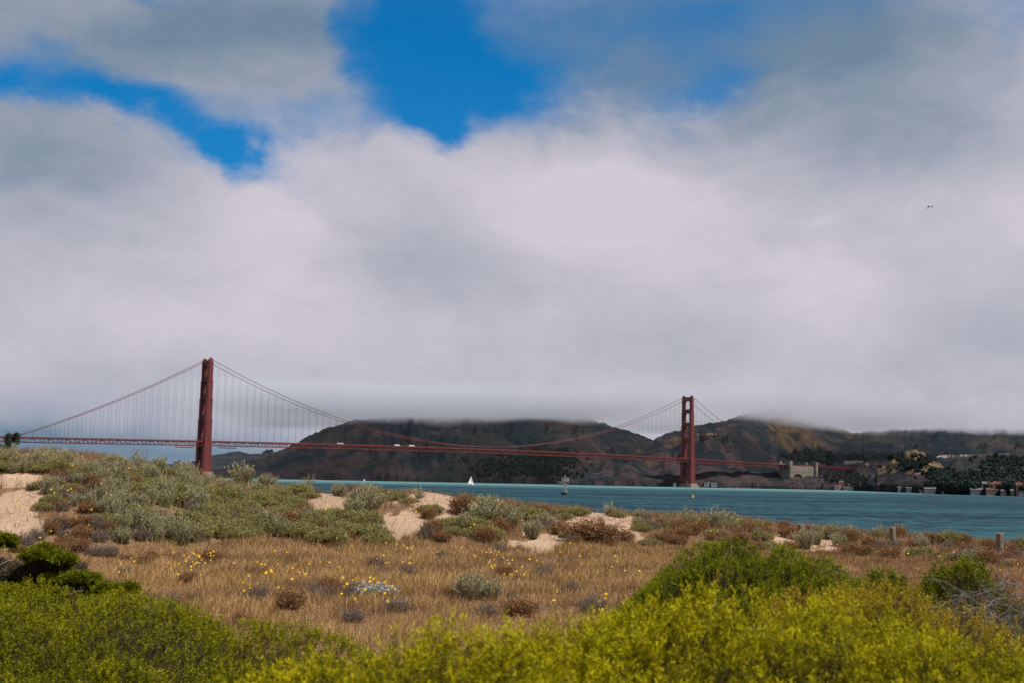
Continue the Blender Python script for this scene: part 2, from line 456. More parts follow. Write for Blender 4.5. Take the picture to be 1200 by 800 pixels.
# ------------------------------------------------------------------ hills
def poly(L): return np.array(L, float)
RIDGES = [  # crest polyline (px, py, distance), foot polyline (px, distance), steepness p, colour tone
    dict(n='far', c=poly([(60, 552, 5600), (120, 548, 5600), (165, 541, 5600), (195, 543, 5600), (225, 541, 5600), (247, 532, 5600), (262, 530, 5600), (280, 527.5, 5600), (292, 531, 5600), (306, 530, 5600), (318, 527, 5600), (332, 531, 5600), (380, 551, 5600)]),
         f=[(0, 5150), (1200, 5150)], p=.8, tone=0),
    dict(n='west', c=poly([(215, 557, 4300), (240, 551, 4300), (300, 538, 4300), (325, 529, 4300), (345, 520, 4300), (360, 512, 4300), (385, 500, 4300), (405, 494, 4300), (440, 487, 4300), (500, 483, 4350), (560, 481, 4350), (620, 484, 4300), (690, 489, 4250), (715, 497, 4200), (745, 508, 4150), (768, 515, 4100), (800, 545, 4000)]),
         f=[(200, 3950), (420, 3900), (560, 3650), (660, 3450), (800, 3500)], p=.85, tone=1),
    dict(n='knoll', c=poly([(490, 556, 4000), (518, 534, 3960), (545, 515, 3920), (558, 508, 3900), (572, 503.5, 3900), (584, 508, 3900), (600, 518, 3900), (620, 530, 3900), (650, 550, 3900)]),
         f=[(200, 3700), (800, 3600)], p=.7, tone=2),
    dict(n='point', c=poly([(652, 567, 3300), (666, 559, 3350), (682, 551, 3400), (700, 545, 3450), (730, 529, 3550), (770, 512, 3650), (790, 503, 3700), (820, 497, 3750), (850, 490, 3850), (870, 484, 3950), (900, 479, 4100), (940, 485, 4300), (980, 498.5, 4500), (1000, 507, 4500), (1030, 520, 4500), (1060, 545, 4500)]),
         f=[(640, 3120), (806, 3165), (880, 3230), (930, 3150), (985, 3050), (1060, 3000)], p=[(640, .75), (840, .8), (880, 1.1), (920, 1.55), (1060, 1.6)], tone=3),
    dict(n='back', c=poly([(960, 512, 4500), (1020, 504, 4500), (1060, 502, 4500), (1120, 500, 4500), (1200, 502, 4500), (1320, 498, 4500)]),
         f=[(900, 3400), (1400, 3000)], p=1.0, tone=1),
    dict(n='bench', c=poly([(1040, 552, 3350), (1075, 540, 3320), (1096, 536, 3300), (1140, 534.5, 3250), (1185, 533, 3200), (1260, 531, 3150), (1330, 530, 3100)]),
         f=[(1000, 2850), (1400, 2500)], p=.9, tone=1),
    dict(n='gold', c=poly([(1028, 548, 2750), (1042, 538, 2750), (1054, 531, 2740), (1063, 526.5, 2730), (1071, 525, 2720), (1080, 528, 2700), (1092, 536, 2680), (1105, 546, 2660), (1118, 554, 2640), (1132, 561, 2620), (1150, 569, 2600)]),
         f=[(1000, 2500), (1070, 2380), (1160, 2200)], p=.8, tone=4),
    dict(n='lower', c=poly([(995, 568, 2900), (1020, 560, 2720), (1045, 554, 2560), (1075, 552.5, 2480), (1098, 559, 2380), (1115, 567, 2250), (1128, 575, 2120), (1140, 581, 2050)]),
         f=[(980, 2900), (1050, 2250), (1100, 2000), (1140, 1850)], p=.8, tone=5),
    dict(n='woods', c=poly([(1085, 577, 2350), (1105, 567, 2350), (1130, 557, 2350), (1160, 552, 2350), (1200, 549, 2350), (1260, 545, 2350), (1340, 540, 2350)]),
         f=[(1080, 1850), (1130, 1700), (1200, 1610), (1340, 1560)], p=1.3, tone=6),
]
for r in RIDGES:
    a, e = ray(r['c'][:, 0], r['c'][:, 1]); r['az'] = np.arctan(a)
    r['zc'] = EYE + e * r['c'][:, 2] * np.cos(r['az']); r['Dc'] = r['c'][:, 2]
    fa = np.array(r['f'], float); r['faz'] = np.arctan(ray(fa[:, 0], fa[:, 0] * 0 + 565)[0]); r['fD'] = fa[:, 1]
    if not isinstance(r['p'], (int, float)):
        pa = np.array(r['p'], float); r['paz'] = np.arctan(ray(pa[:, 0], pa[:, 0] * 0 + 550)[0]); r['pv'] = pa[:, 1]
def hill_z(az, D, want_tone=False):
    best = np.full(np.shape(az), -30.0); tone = np.zeros(np.shape(az)); tt = np.zeros(np.shape(az))
    hx = D * np.sin(az); hy = D * np.cos(az)
    w1 = fbm(hx * .0022, hy * .0022, 3, 13) - .5; w2 = fbm(hx * .006 + 9, hy * .006, 3, 14) - .5
    g1 = fbm(az * 48 + w1 * 4.5 + w2 * 1.2, D * .0042 + w1 * 2, 4, 31); g2 = fbm(hx * .016 + w2, hy * .016, 4, 77)
    jag = (fbm(az * 160, az * 0, 3, 55) - .5) * 14 + (fbm(az * 420, az * 0, 2, 56) - .5) * 6
    for r in RIDGES:
        inside = (az > r['az'][0]) & (az < r['az'][-1])
        zc = np.interp(az, r['az'], r['zc']) + jag * (.35 if r['tone'] in (0, 5, 6) else 1); Dc = np.interp(az, r['az'], r['Dc']); Df = np.interp(az, r['faz'], r['fD'])
        p = np.interp(az, r['paz'], r['pv']) if 'paz' in r else r['p']
        Df = Df - 40 + 80 * g1
        t = np.clip((D - Df) / (Dc - Df), 0, 1.0)
        prof = t ** p
        gul = (np.abs(g1 - .5) * 2 - .30) * .85 + (g2 - .5) * .42
        prof = prof + gul * (t * (1 - t)) * 1.5
        z = zc * prof + 9 * (t > 0) * np.clip((D - Df) / 14, 0, 1) * (1 - t)         # a low sea cliff at the foot
        z = np.where(D > Dc, zc - (D - Dc) * .38 - ((D - Dc) / 260) ** 2 * 10, z)
        z = np.where(inside & (D > Df), z, -30)
        up = z > best; best = np.where(up, z, best); tone = np.where(up, r['tone'], tone); tt = np.where(up, t, tt)
    if want_tone: return best, tone, tt
    return best

def build_hills():
    px = np.arange(40, 1345, 1.35); az = np.arctan(ray(px, px * 0 + 550)[0])
    D = np.concatenate([np.arange(1500, 2950, 12), np.arange(2950, 4700, 9), np.arange(4720, 6300, 34)])
    A, DD = np.meshgrid(az, D)
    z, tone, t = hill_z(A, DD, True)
    x = DD * np.sin(A); y = DD * np.cos(A)
    n = fbm(x * .006, y * .006, 5, 3); n2 = fbm(x * .02, y * .02, 4, 4); n3 = fbm(x * .011 + n * 3, y * .007 + n2 * 2, 5, 8)
    scrub = np.array([.006, .011, .016]); grass = np.array([.032, .028, .024]); rock = np.array([.042, .026, .028]); gold = np.array([.16, .10, .048]); dark = np.array([.006, .010, .011])  # colours cut and blued: cloud shade and some haze put into them
    L = lambda a, b, f: a * (1 - f[..., None]) + b * f[..., None]
    c = L(np.broadcast_to(scrub, z.shape + (3,)), grass, smooth(n * .6 + n3 * .4, .46, .60))
    c = L(c, rock, smooth(n3 * .6 + n2 * .4 - t * .45 + .06, .36, .48))                       # bare sea cliffs
    c = L(c, rock * 1.15, ((tone == 3) * smooth(n2 * .5 + n3 * .5, .46, .58) * .8))
    c = L(c, gold * .42, ((tone == 3) * smooth(n3 * .7 + n * .3, .55, .66) * smooth(t, .15, .5)))
    c = L(c, grass * .8, ((tone == 2) * .8))
    c = L(c, np.array([.022, .026, .032]), ((tone == 0) * .6))  # far ridge tinted blue-grey, haze put into its colour
    c = L(c, gold, ((tone == 4) * smooth(n2 * .4 + n3 * .6, .36, .5)))
    c = L(c, rock * .8, ((tone == 5) * smooth(n2, .4, .6)))
    c = L(c, dark, ((tone == 6) * .85))
    keep = z
    P = np.stack([x, y, keep], -1)
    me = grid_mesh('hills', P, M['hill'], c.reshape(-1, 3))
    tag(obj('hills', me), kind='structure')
build_hills()

def hit_hill(px, py, d0=1500):
    px = np.atleast_1d(np.asarray(px, float)); py = np.atleast_1d(np.asarray(py, float))
    a, b = ray(px, py); az = np.arctan(a)
    D = np.arange(d0, 6200, 6.0)[None, :]
    hz = hill_z(az[:, None] + 0 * D, D + 0 * az[:, None]); rz = EYE + b[:, None] * D * np.cos(az)[:, None]
    below = (rz <= hz) & (hz > 0)
    ok = below.any(1); k = below.argmax(1)
    d = D[0, k]
    return np.stack([d * np.sin(az), d * np.cos(az), hz[np.arange(len(k)), k]], -1), ok

# the bluff that carries the bridge's south end, mostly behind the dune
def build_bluff():
    u = np.linspace(-1, 1, 60); V, U = np.meshgrid(u, u)
    cx, cy = -880, 1950
    x = cx + U * 170; y = cy + V * 260; rr = np.sqrt(U * U + V * V)
    z = 53 * (1 - smooth(rr, .35, 1.0)) + (fbm(x * .02, y * .02, 4, 2) - .5) * 8 - 2
    c = np.broadcast_to(np.array([.03, .035, .022]), z.shape + (3,)).reshape(-1, 3)
    tag(obj('headland', grid_mesh('headland', np.stack([x, y, z], -1), M['hill'], c)), kind='structure')
build_bluff()

# low cloud lying on the hills
def build_fog():
    m, t, out = new_mat('fog_cloud')
    g = t.nodes.new('ShaderNodeNewGeometry'); P = g.outputs['Position']
    sp = t.nodes.new('ShaderNodeSeparateXYZ'); t.links.new(P, sp.inputs[0]); X, Y, Z = (E(t, sp.outputs[i]) for i in range(3))
    n = noise(t, mapping(t, P, (.0016, .0016, .006)), 1.0, 5, .62)
    # base height: lowest to the right, highest over the middle headland
    base = X.smooth(-900, 400, 184., 193.) - X.smooth(1000, 1750, 0., 24.) + (n - .5) * 150
    d = (Z - base).smooth(-6, 60)
    d = d * (1 - (Z + (n - .5) * 130 + (X - 300) * .02).smooth(208, 275)) * Y.smooth(3150, 3500) * (1 - Y.smooth(4800, 5400))
    d = d * (X + Y * .12).smooth(-620, -180) * (1 - X.smooth(2300, 2900))
    v = t.nodes.new('ShaderNodeVolumePrincipled')
    v.inputs['Color'].default_value = (0.60, 0.60, 0.655, 1); v.inputs['Anisotropy'].default_value = 0.0  # greyed albedo stands in for shade from higher cloud
    t.links.new((d * .014 + .000014).s, v.inputs['Density'])
    t.links.new(v.outputs[0], out.inputs['Volume'])
    b = MB(); b.box(-1600, 3000, 2440, 5450, 1, 305)
    o = b.build('fog', m); tag(o, 'pale grey bank of low fog hiding the tops of the hills behind the bridge', 'fog', kind='stuff')
build_fog()

# ------------------------------------------------------------------ the bridge
TH = 0.6396317; BX, BY = -580.896, 2373.469
ex = np.array([math.cos(TH), math.sin(TH)]); ey = np.array([-math.sin(TH), math.cos(TH)])     # local y points away from the viewer
def bridge_pt(u, v=0., z=0.): p = np.array([BX, BY]) + ex * u + ey * v; return np.array([p[0], p[1], z])
def road_z(u): return float(np.interp(u, [-700, -343, 0, 320, 640, 960, 1280, 1623, 1990], [66, 66.5, 71.5, 75, 76.2, 75, 71.0, 64.5, 62]))
HALF = 13.7
def build_bridge():
    root = empty('suspension_bridge', (BX, BY, 0), TH)
    tag(root, 'long red suspension bridge with two tall towers crossing the strait below the fog', 'bridge')
    Ms, Md = M['orange_steel'], M['orange_dark']
    def notched(cu, cv, lu, lv, n):
        a, b = lu / 2, lv / 2
        q = [(-a + n, -b), (a - n, -b), (a - n, -b + n), (a, -b + n), (a, b - n), (a - n, b - n), (a - n, b), (-a + n, b), (-a + n, b - n), (-a, b - n), (-a, -b + n), (-a + n, -b + n)]
        return [(cu + x, cv + y) for x, y in q]
    secs = [(6, 68, 16.5, 10.6), (68, 112, 14.2, 9.6), (112, 152, 12.6, 8.8), (152, 186, 11.0, 8.0), (186, 222, 9.4, 7.2), (222, 227, 8.2, 6.4)]
    for u0, base in ((0, 8), (1280, 4)):
        tw = MB(); tw.prism([(u0 + x, y) for x, y in [(-13, -26), (13, -26), (15, -22), (15, 22), (13, 26), (-13, 26), (-15, 22), (-15, -22)]], -4, base + 1.5)
        for sg in (-1, 1): tw.box(u0 - 11, u0 + 11, sg * HALF - 8, sg * HALF + 8, base + 1.5, base + 6)
        to = tw.build('tower', M['pier'], root)
        for sg in (-1, 1):
            lg = MB()
            for k, (z0, z1, lu, lv) in enumerate(secs):
                z0 = max(z0, base + 3) if k == 0 else z0
                lg.prism(notched(u0, sg * HALF, lu, lv, .9), z0, z1)
                if k: lg.box(u0 - lu / 2 - .9, u0 + lu / 2 + .9, sg * HALF - lv / 2 - .6, sg * HALF + lv / 2 + .6, z0 - 2.0, z0 + .01)   # step moulding
                for f in (-.28, .28):                                                    # vertical ribs of the cells
                    lg.box(u0 + f * lu - .35, u0 + f * lu + .35, sg * HALF - lv / 2 - .3, sg * HALF + lv / 2 + .3, z0 + .02, z1 - 2.5)
            lg.box(u0 - 2.6, u0 + 2.6, sg * HALF - 1.6, sg * HALF + 1.6, 227, 230)
            lg.build('leg', Ms, to)
        for z0, z1, th in ((216, 226, 6.0), (185, 195, 6.6), (151, 162, 7.4), (111, 123, 8.4)):
            st = MB(); hw = HALF - 3.2
            # art-deco strut: body, top and bottom ledges and vertical fluting
            st.box(u0 - th / 2, u0 + th / 2, -hw, hw, z0 + 1, z1 - 1)
            st.box(u0 - th / 2 - .5, u0 + th / 2 + .5, -hw, hw, z1 - 1, z1); st.box(u0 - th / 2 - .5, u0 + th / 2 + .5, -hw, hw, z0, z0 + 1)
            for y in np.linspace(-hw + 1.5, hw - 1.5, 7): st.box(u0 - th / 2 - .25, u0 + th / 2 + .25, y - .4, y + .4, z0 + 1.02, z1 - 1.02)
            for sg in (-1, 1): st.prism([(u0 - th / 2, sg * hw), (u0 + th / 2, sg * hw), (u0 + th / 2, sg * (hw - 2.5)), (u0 - th / 2, sg * (hw - 2.5))][::sg], z0 - 3, z0,
                                        [(u0 - th / 2, sg * hw), (u0 + th / 2, sg * hw), (u0 + th / 2, sg * (hw - 4.5)), (u0 - th / 2, sg * (hw - 4.5))][::sg])
            st.build('portal_strut', Ms, to)
        for z0, z1 in ((base + 8, 34), (36, 60)):                                         # crossed braces below the road
            br = MB(); hw = HALF - 5
            for s in (-1, 1): br.bar((u0 + s * .6, -hw * s, z0), (u0 + s * .6, hw * s, z1), 2.6, 2.2)
            br.box(u0 - 3, u0 + 3, -hw, hw, z1 - .2, z1 + 2.4)
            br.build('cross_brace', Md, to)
    # main cables
    def cable_z(u):
        if 0 <= u <= 1280: return 81.5 + (228 - 81.5) * ((u - 640) / 640) ** 2
        if u < 0: s = -u / 343
        else: s = (u - 1280) / 343
        zend = road_z(-343 if u < 0 else 1623) + 2.5
        return 228 + (zend - 228) * s - 4 * 9 * s * (1 - s)
    us = np.concatenate([np.linspace(-343, 0, 26), np.linspace(0, 1280, 91)[1:], np.linspace(1280, 1623, 26)[1:]])
    for sg in (-1, 1):
        c = MB(); c.tube([(u, sg * HALF, cable_z(u)) for u in us], .50, 8)
        c.build('main_cable', Ms, root, True)
    # suspenders
    S = []
    for sg in (-1, 1):
        for u in np.arange(-343 + 15.24, -8, 15.24): S.append((u, sg))
        for u in np.arange(15.24, 1272, 15.24): S.append((u, sg))
        for u in np.arange(1280 + 15.24, 1615, 15.24): S.append((u, sg))
    S = [(u, sg, cable_z(u) - road_z(u) - 1) for u, sg in S]
    S = [s for s in S if s[2] > 1.5]
    S.sort(key=lambda s: -s[2] / (2373 + s[0] * .6))
    rest = MB()
    for i, (u, sg, h) in enumerate(S):
        mb = MB() if i < 100 else rest
        for du in (-.32, .32): mb.tube([(u + du, sg * HALF, road_z(u)), (u + du, sg * HALF, cable_z(u))], .075, 4)
        if i < 100: mb.build('suspender', Ms, root)
    tag(rest.build('suspender', Ms, root), kind='stuff')
    # deck
    U = np.arange(-620, 1990, 15.24)
    d = MB(); k = MB()
    for a, b in zip(U[:-1], U[1:]):
        za, zb = road_z(a), road_z(b)
        d.add([(a, -13.2, za), (b, -13.2, zb), (b, 13.2, zb), (a, 13.2, za), (a, -13.2, za - 1.2), (b, -13.2, zb - 1.2), (b, 13.2, zb - 1.2), (a, 13.2, za - 1.2)],
              [(0, 1, 2, 3), (4, 7, 6, 5), (0, 4, 5, 1), (3, 2, 6, 7)])
        if b < 1990: k.bar((a, -12, za - 1.9), (a, 12, za - 1.9), .8, 1.2); k.bar((a, -12, za - 8.2), (a, 12, za - 8.2), .7, .7)
        if a < 1590:
            k.bar((a, -12, za - 8.2), (b, 12, zb - 8.2), .6, .6); k.bar((a, 12, za - 8.2), (b, -12, zb - 8.2), .6, .6)
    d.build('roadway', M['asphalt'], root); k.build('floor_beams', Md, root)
    for sg in (-1, 1):
        tr = MB(); rl = MB()
        for i, (a, b) in enumerate(zip(U[:-1], U[1:])):
            za, zb = road_z(a), road_z(b); y = sg * HALF
            tr.bar((a, y, za - .9), (b, y, zb - .9), 1.0, 1.5)
            if a < 1600:
                tr.bar((a, y, za - 8.4), (b, y, zb - 8.4), 1.0, 1.2); tr.bar((a, y, za - 8.0), (a, y, za - 1.2), .7, .7)
                m = (a + b) / 2; zm = (za + zb) / 2
                tr.bar((m, y, zm - 8), (m, y, zm - 1.2), .55, .55)
                if i % 2: tr.bar((a, y, za - 8.2), (b, y, zb - 1.2), .65, .65)
                else: tr.bar((a, y, za - 1.2), (b, y, zb - 8.2), .65, .65)
            rl.bar((a, y, za + 1.35), (b, y, zb + 1.35), .25, .25); rl.bar((a, y, za + .35), (b, y, zb + .35), .2, .5)
            for q in (0, .25, .5, .75): rl.bar((a + (b - a) * q, y, za + (zb - za) * q - .2), (a + (b - a) * q, y, za + (zb - za) * q + 1.3), .22)
        tr.build('stiffening_truss', Ms, root); rl.build('railing', Ms, root)
    for u in (-44, 42):                                                                    # maintenance platforms slung under the deck
        p = MB(); z = road_z(u) - 13
        p.box(u - 17, u + 17, -15.5, -6, z, z + 1.1)
        for q in (-16, -5, 5, 16): p.bar((u + q, -15, z), (u + q, -15, z + 2.6), .3); p.bar((u + q, -13.7, z + 1), (u + q, -13.7, road_z(u) - 8.6), .35)
        p.bar((u - 17, -15, z + 2.5), (u + 17, -15, z + 2.5), .3)
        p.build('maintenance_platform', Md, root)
    # street lamps along the near railing
    for u in np.arange(-320, 1600, 61):
        l = MB(); z = road_z(u); l.bar((u, -13.3, z), (u, -13.3, z + 8.5), .24); l.bar((u, -13.4, z + 8.4), (u, -11.2, z + 8.6), .2); l.box(u - .3, u + .3, -12.0, -10.9, z + 8.2, z + 8.5)
        l.build('lamp_post', Ms, root)
    # north end: two concrete pylons with the arched wall between them
    ua = near_u(925); ub = near_u(955)
    for uu, w, zb in ((ua, 12, 20), (ub, 9, 18)):
        p = MB()
        for sg in (-1, 1):
            p.prism(notched(uu, sg * 17.5, w, 8, 1.0), zb, road_z(uu) + 7); p.prism(notched(uu, sg * 17.5, w * .75, 6, .8), road_z(uu) + 7, road_z(uu) + 10)
            p.box(uu - w / 2 - .8, uu + w / 2 + .8, sg * 17.5 - 4.6, sg * 17.5 + 4.6, zb - 8, zb + 12)
        p.box(uu - w / 2 + 1, uu + w / 2 - 1, -13.5, 13.5, zb, road_z(uu) - 10)
        p.build('pylon', M['concrete'], root)
    wl = MB(); zt = road_z(ua) - 2.3
    x0, x1 = ua + 9, ub - 4.5
    n = 24; top = []; bot = []
    for i in range(n + 1):
        f = i / n; x = x0 + (x1 - x0) * f
        b = 27.0
        if .06 < f < .46: b = 31 + 9 * math.sqrt(max(0, 1 - ((f - .26) / .2) ** 2))
        elif .56 < f < .96: b = 24 + 12 * math.sqrt(max(0, 1 - ((f - .76) / .2) ** 2))
        elif f >= .46: b = 21
        top.append((x, zt)); bot.append((x, b))
    for yy in (-15.5,):
        V = [(x, yy, z) for x, z in top] + [(x, yy, z) for x, z in bot] + [(x, yy + 29, z) for x, z in top] + [(x, yy + 29, z) for x, z in bot]; N = n + 1
        F = []
        for i in range(n):
            F += [(N + i, N + i + 1, i + 1, i), (2 * N + i, 2 * N + i + 1, 3 * N + i + 1, 3 * N + i), (i, i + 1, 2 * N + i + 1, 2 * N + i), (3 * N + i, 3 * N + i + 1, N + i + 1, N + i)]
        F += [(0, 2 * N, 3 * N, N), (n, N + n, 3 * N + n, 2 * N + n)]
        wl.add(V, F)
    wl.build('abutment_wall', M['concrete'], root)
    # south end pylon, half hidden by trees
    p = MB()
    for sg in (-1, 1): p.prism(notched(-352, sg * 17.5, 11, 8, 1.), 30, road_z(-352) + 6)
    p.build('pylon', M['concrete'], root)
    # steel trestle beyond the pylons
    for px in (969, 979, 989, 1005, 1016):
        uu = near_u(px); t = MB(); zt = road_z(uu) - 1.3; zb = 22
        for du in (-5, 5):
            for sg in (-1, 1): t.bar((uu + du, sg * 14, zb), (uu + du, sg * 12, zt), 1.5)
            for z in (30, 42, 54): t.bar((uu + du, -13.5, z), (uu + du, 13.5, z), .9)
        for sg in (-1, 1):
            zz = [24, 36, 48, zt - 1]
            for i in range(3): t.bar((uu - 5, sg * 13, zz[i]), (uu + 5, sg * 13, zz[i + 1]), .8); t.bar((uu + 5, sg * 13, zz[i]), (uu - 5, sg * 13, zz[i + 1]), .8)
        t.build('trestle_tower', Md, root)
    ap = MB()
    uu = np.linspace(near_u(957) + 6, near_u(1026), 26)
    for a, b in zip(uu[:-1], uu[1:]):
        for y in (-12.6, 12.6):
            ap.bar((a, y, road_z(a) - 6), (b, y, road_z(b) - 6), .9); ap.bar((a, y, road_z(a) - 6), (b, y, road_z(b) - 1.6), .6); ap.bar((b, y, road_z(b) - 6), (b, y, road_z(b) - 1.6), .6)
            ap.bar((a, y, road_z(a) - 2.1), (b, y, road_z(b) - 2.1), .8, 1.6)
    ap.build('approach_truss', Ms, root)
    return root
def near_u(px):
    """distance along the bridge where its road crosses a photograph column"""
    u = np.linspace(1300, 2200, 1801); P = np.array([bridge_pt(a, -14, road_z(a)) for a in u])
    x, y = to_px(P[:, 0], P[:, 1], P[:, 2]); return float(u[np.argmin(abs(x - px))])
build_bridge()

# ------------------------------------------------------------------ vehicles on the road
def make_vehicle(name, label, cat, group, u, L, W, H, lane, kind):
    """kind: coach, truck or car; local x along the road"""
    z = road_z(u); p = bridge_pt(u, lane, z)
    sl = math.atan2(road_z(u + 5) - road_z(u - 5), 10)
    r = empty(name, p, TH); r.rotation_euler = (0, -sl, TH); tag(r, label, cat, group)
    g = .35
    body = MB(); win = MB()
    if kind == 'coach':
        body.add([(-L / 2, -W / 2, g), (L / 2, -W / 2, g), (L / 2, W / 2, g), (-L / 2, W / 2, g), (-L / 2, -W / 2, H), (L / 2 - .5, -W / 2, H), (L / 2 - .5, W / 2, H), (-L / 2, W / 2, H)],
                 [(3, 2, 1, 0), (4, 5, 6, 7), (0, 1, 5, 4), (1, 2, 6, 5), (2, 3, 7, 6), (3, 0, 4, 7)])
        win.box(-L / 2 + .6, L / 2 - 1.2, -W / 2 - .02, W / 2 + .02, H * .55, H * .80)
    elif kind == 'truck':
        body.box(-L / 2, L / 2 - 2.9, -W / 2, W / 2, 1.0, H); body.box(-L / 2, L / 2 - .4, -.5, .5, .6, 1.02)
        cab = MB(); cab.add([(L / 2 - 2.5, -W / 2 + .1, .6), (L / 2, -W / 2 + .1, .6), (L / 2, W / 2 - .1, .6), (L / 2 - 2.5, W / 2 - .1, .6), (L / 2 - 2.5, -W / 2 + .1, H * .8), (L / 2 - .6, -W / 2 + .1, H * .8), (L / 2 - .6, W / 2 - .1, H * .8), (L / 2 - 2.5, W / 2 - .1, H * .8)],
                            [(3, 2, 1, 0), (4, 5, 6, 7), (0, 1, 5, 4), (1, 2, 6, 5), (2, 3, 7, 6), (3, 0, 4, 7)])
        cab.build('cab', M['white'], r); win.box(L / 2 - 1.9, L / 2 - .8, -W / 2 + .08, W / 2 - .08, H * .48, H * .7)
    else:
        body.prism([(-L / 2, -W / 2), (L / 2, -W / 2), (L / 2, W / 2), (-L / 2, W / 2)], .3, H * .58)
        body.prism([(-L * .42, -W / 2 + .1), (L * .22, -W / 2 + .1), (L * .22, W / 2 - .1), (-L * .42, W / 2 - .1)], H * .58, H, [(-L * .34, -W / 2 + .25), (L * .08, -W / 2 + .25), (L * .08, W / 2 - .25), (-L * .34, W / 2 - .25)])
        win.prism([(-L * .40, -W / 2 + .09), (L * .2, -W / 2 + .09), (L * .2, W / 2 - .09), (-L * .40, W / 2 - .09)], H * .63, H * .9, [(-L * .345, -W / 2 + .2), (L * .1, -W / 2 + .2), (L * .1, W / 2 - .2), (-L * .345, W / 2 - .2)])
    body.build('body', M['white'], r); win.build('windows', M['glass'], r)
    for x in (-L * .32, L * .32):
        for s in (-1, 1):
            wmb = MB(); rr = .5 if kind != 'car' else .33
            pts = [(x, s * (W / 2 - .3), rr), (x, s * (W / 2 + .03), rr)]
            wmb.tube(pts, rr, 12); wmb.build('wheel', M['rubber'], r)
    return r
def road_u(px):
    u = np.linspace(-300, 2000, 4601); P = np.array([bridge_pt(a, -6, road_z(a)) for a in u]); x, y = to_px(P[:, 0], P[:, 1], P[:, 2]); return float(u[np.argmin(abs(x - px))])
make_vehicle('coach', 'long white coach on the bridge, left of two trucks and against the dark hill', 'coach', None, road_u(398), 13.5, 2.6, 3.2, -8, 'coach')
make_vehicle('truck', 'white box truck on the bridge, left one of the close pair of trucks', 'truck', 'white trucks on the bridge', road_u(465), 14.5, 2.6, 3.4, -8, 'truck')
make_vehicle('truck', 'white box truck on the bridge, right one of the close pair of trucks', 'truck', 'white trucks on the bridge', road_u(482), 14.0, 2.6, 3.4, -8, 'truck')
for px in (866, 906, 910.5, 914.5, 918):
    make_vehicle('car', ['white car on the bridge beneath the hill between the right tower and the concrete pylons', 'white car in the short queue on the bridge just left of the concrete pylons'][px > 880], 'car', 'white cars on the bridge', road_u(px), 4.8, 1.9, 1.6, -9, 'car')

# ------------------------------------------------------------------ boats, buoy, birds
def build_sailboat(px, py, D, mast, label, heel=4):
    p = at_depth(px, py, D); p[2] = 0
    r = empty('sailboat', p, R(25)); r.rotation_euler = (R(heel), 0, R(20)); tag(r, label, 'sailboat')
    s = mast / 14.0
    h = MB(); n = 13; V = []; F = []
    for i in range(n):
        f = i / (n - 1); x = (-5.5 + 11 * f) * s; wd = 1.6 * s * math.sin(PI * min(1, .25 + f * .75)) ** .6 if i < n - 1 else .05
        sh = (1.0 + .35 * f) * s
        for y, z in ((-wd, sh), (-wd * .75, .2 * s), (0, -.4 * s), (wd * .75, .2 * s), (wd, sh)): V.append((x, y, z))
    for i in range(n - 1):
        for k in range(4): F.append((i * 5 + k, i * 5 + k + 1, (i + 1) * 5 + k + 1, (i + 1) * 5 + k))
        F.append((i * 5 + 4, i * 5, (i + 1) * 5, (i + 1) * 5 + 4))
    F.append((0, 1, 2, 3, 4)); h.add(V, F); h.build('hull', M['white'], r)
    c = MB(); c.prism([(-2.2 * s, -.8 * s), (1.6 * s, -.7 * s), (1.6 * s, .7 * s), (-2.2 * s, .8 * s)], 1.1 * s, 1.75 * s, [(-2.0 * s, -.65 * s), (1.0 * s, -.5 * s), (1.0 * s, .5 * s), (-2.0 * s, .65 * s)]); c.build('cabin', M['board'], r)
    m = MB(); m.tube([(.8 * s, 0, .5 * s), (.8 * s, 0, 14.5 * s)], [.12 * s, .07 * s], 8); m.build('mast', M['grey_steel'], r)
    b = MB(); b.tube([(.8 * s, 0, 2.3 * s), (-4.6 * s, .5 * s, 2.3 * s)], .09 * s, 6); b.build('boom', M['grey_steel'], r)
    def sail(name, A, B, C, belly):
        # triangular sail with a belly and real thickness
        A, B, C = (np.array(q) * s for q in (A, B, C)); N = 9; V = []; idx = {}
        for side in (-.02, .02):
            for i in range(N + 1):
                for j in range(N + 1 - i):
                    u, v = i / N, j / N; q = A + (B - A) * u + (C - A) * v
                    q = q + np.array([0, belly * s * 16 * u * v * max(0, 1 - u - v) + side * s + belly * s * u * (1 - u) * .6, 0]); idx[(side, i, j)] = len(V); V.append(q)
        F = []
        for side in (-.02, .02):
            for i in range(N):
                for j in range(N - i):
                    F.append((idx[(side, i, j)], idx[(side, i + 1, j)], idx[(side, i, j + 1)]))
                    if j < N - i - 1: F.append((idx[(side, i + 1, j)], idx[(side, i + 1, j + 1)], idx[(side, i, j + 1)]))
        mb = MB(); mb.add(V, F); mb.build(name, M['sail'], r)
    sail('mainsail', (.7, 0, 2.5), (.7, 0, 14.2), (-4.5, .5, 2.5), .35)
    sail('jib', (5.2, 0, 1.6), (.95, 0, 12.2), (.4, .8, 1.9), .35)
build_sailboat(551.5, 567.6, 1850, 13.2, 'white sailboat with raised mainsail crossing the open water before the dark hills')
build_sailboat(427, 562.5, 3300, 7, 'tiny far white sailboat close under the dark hill above the sandy dune', 3)

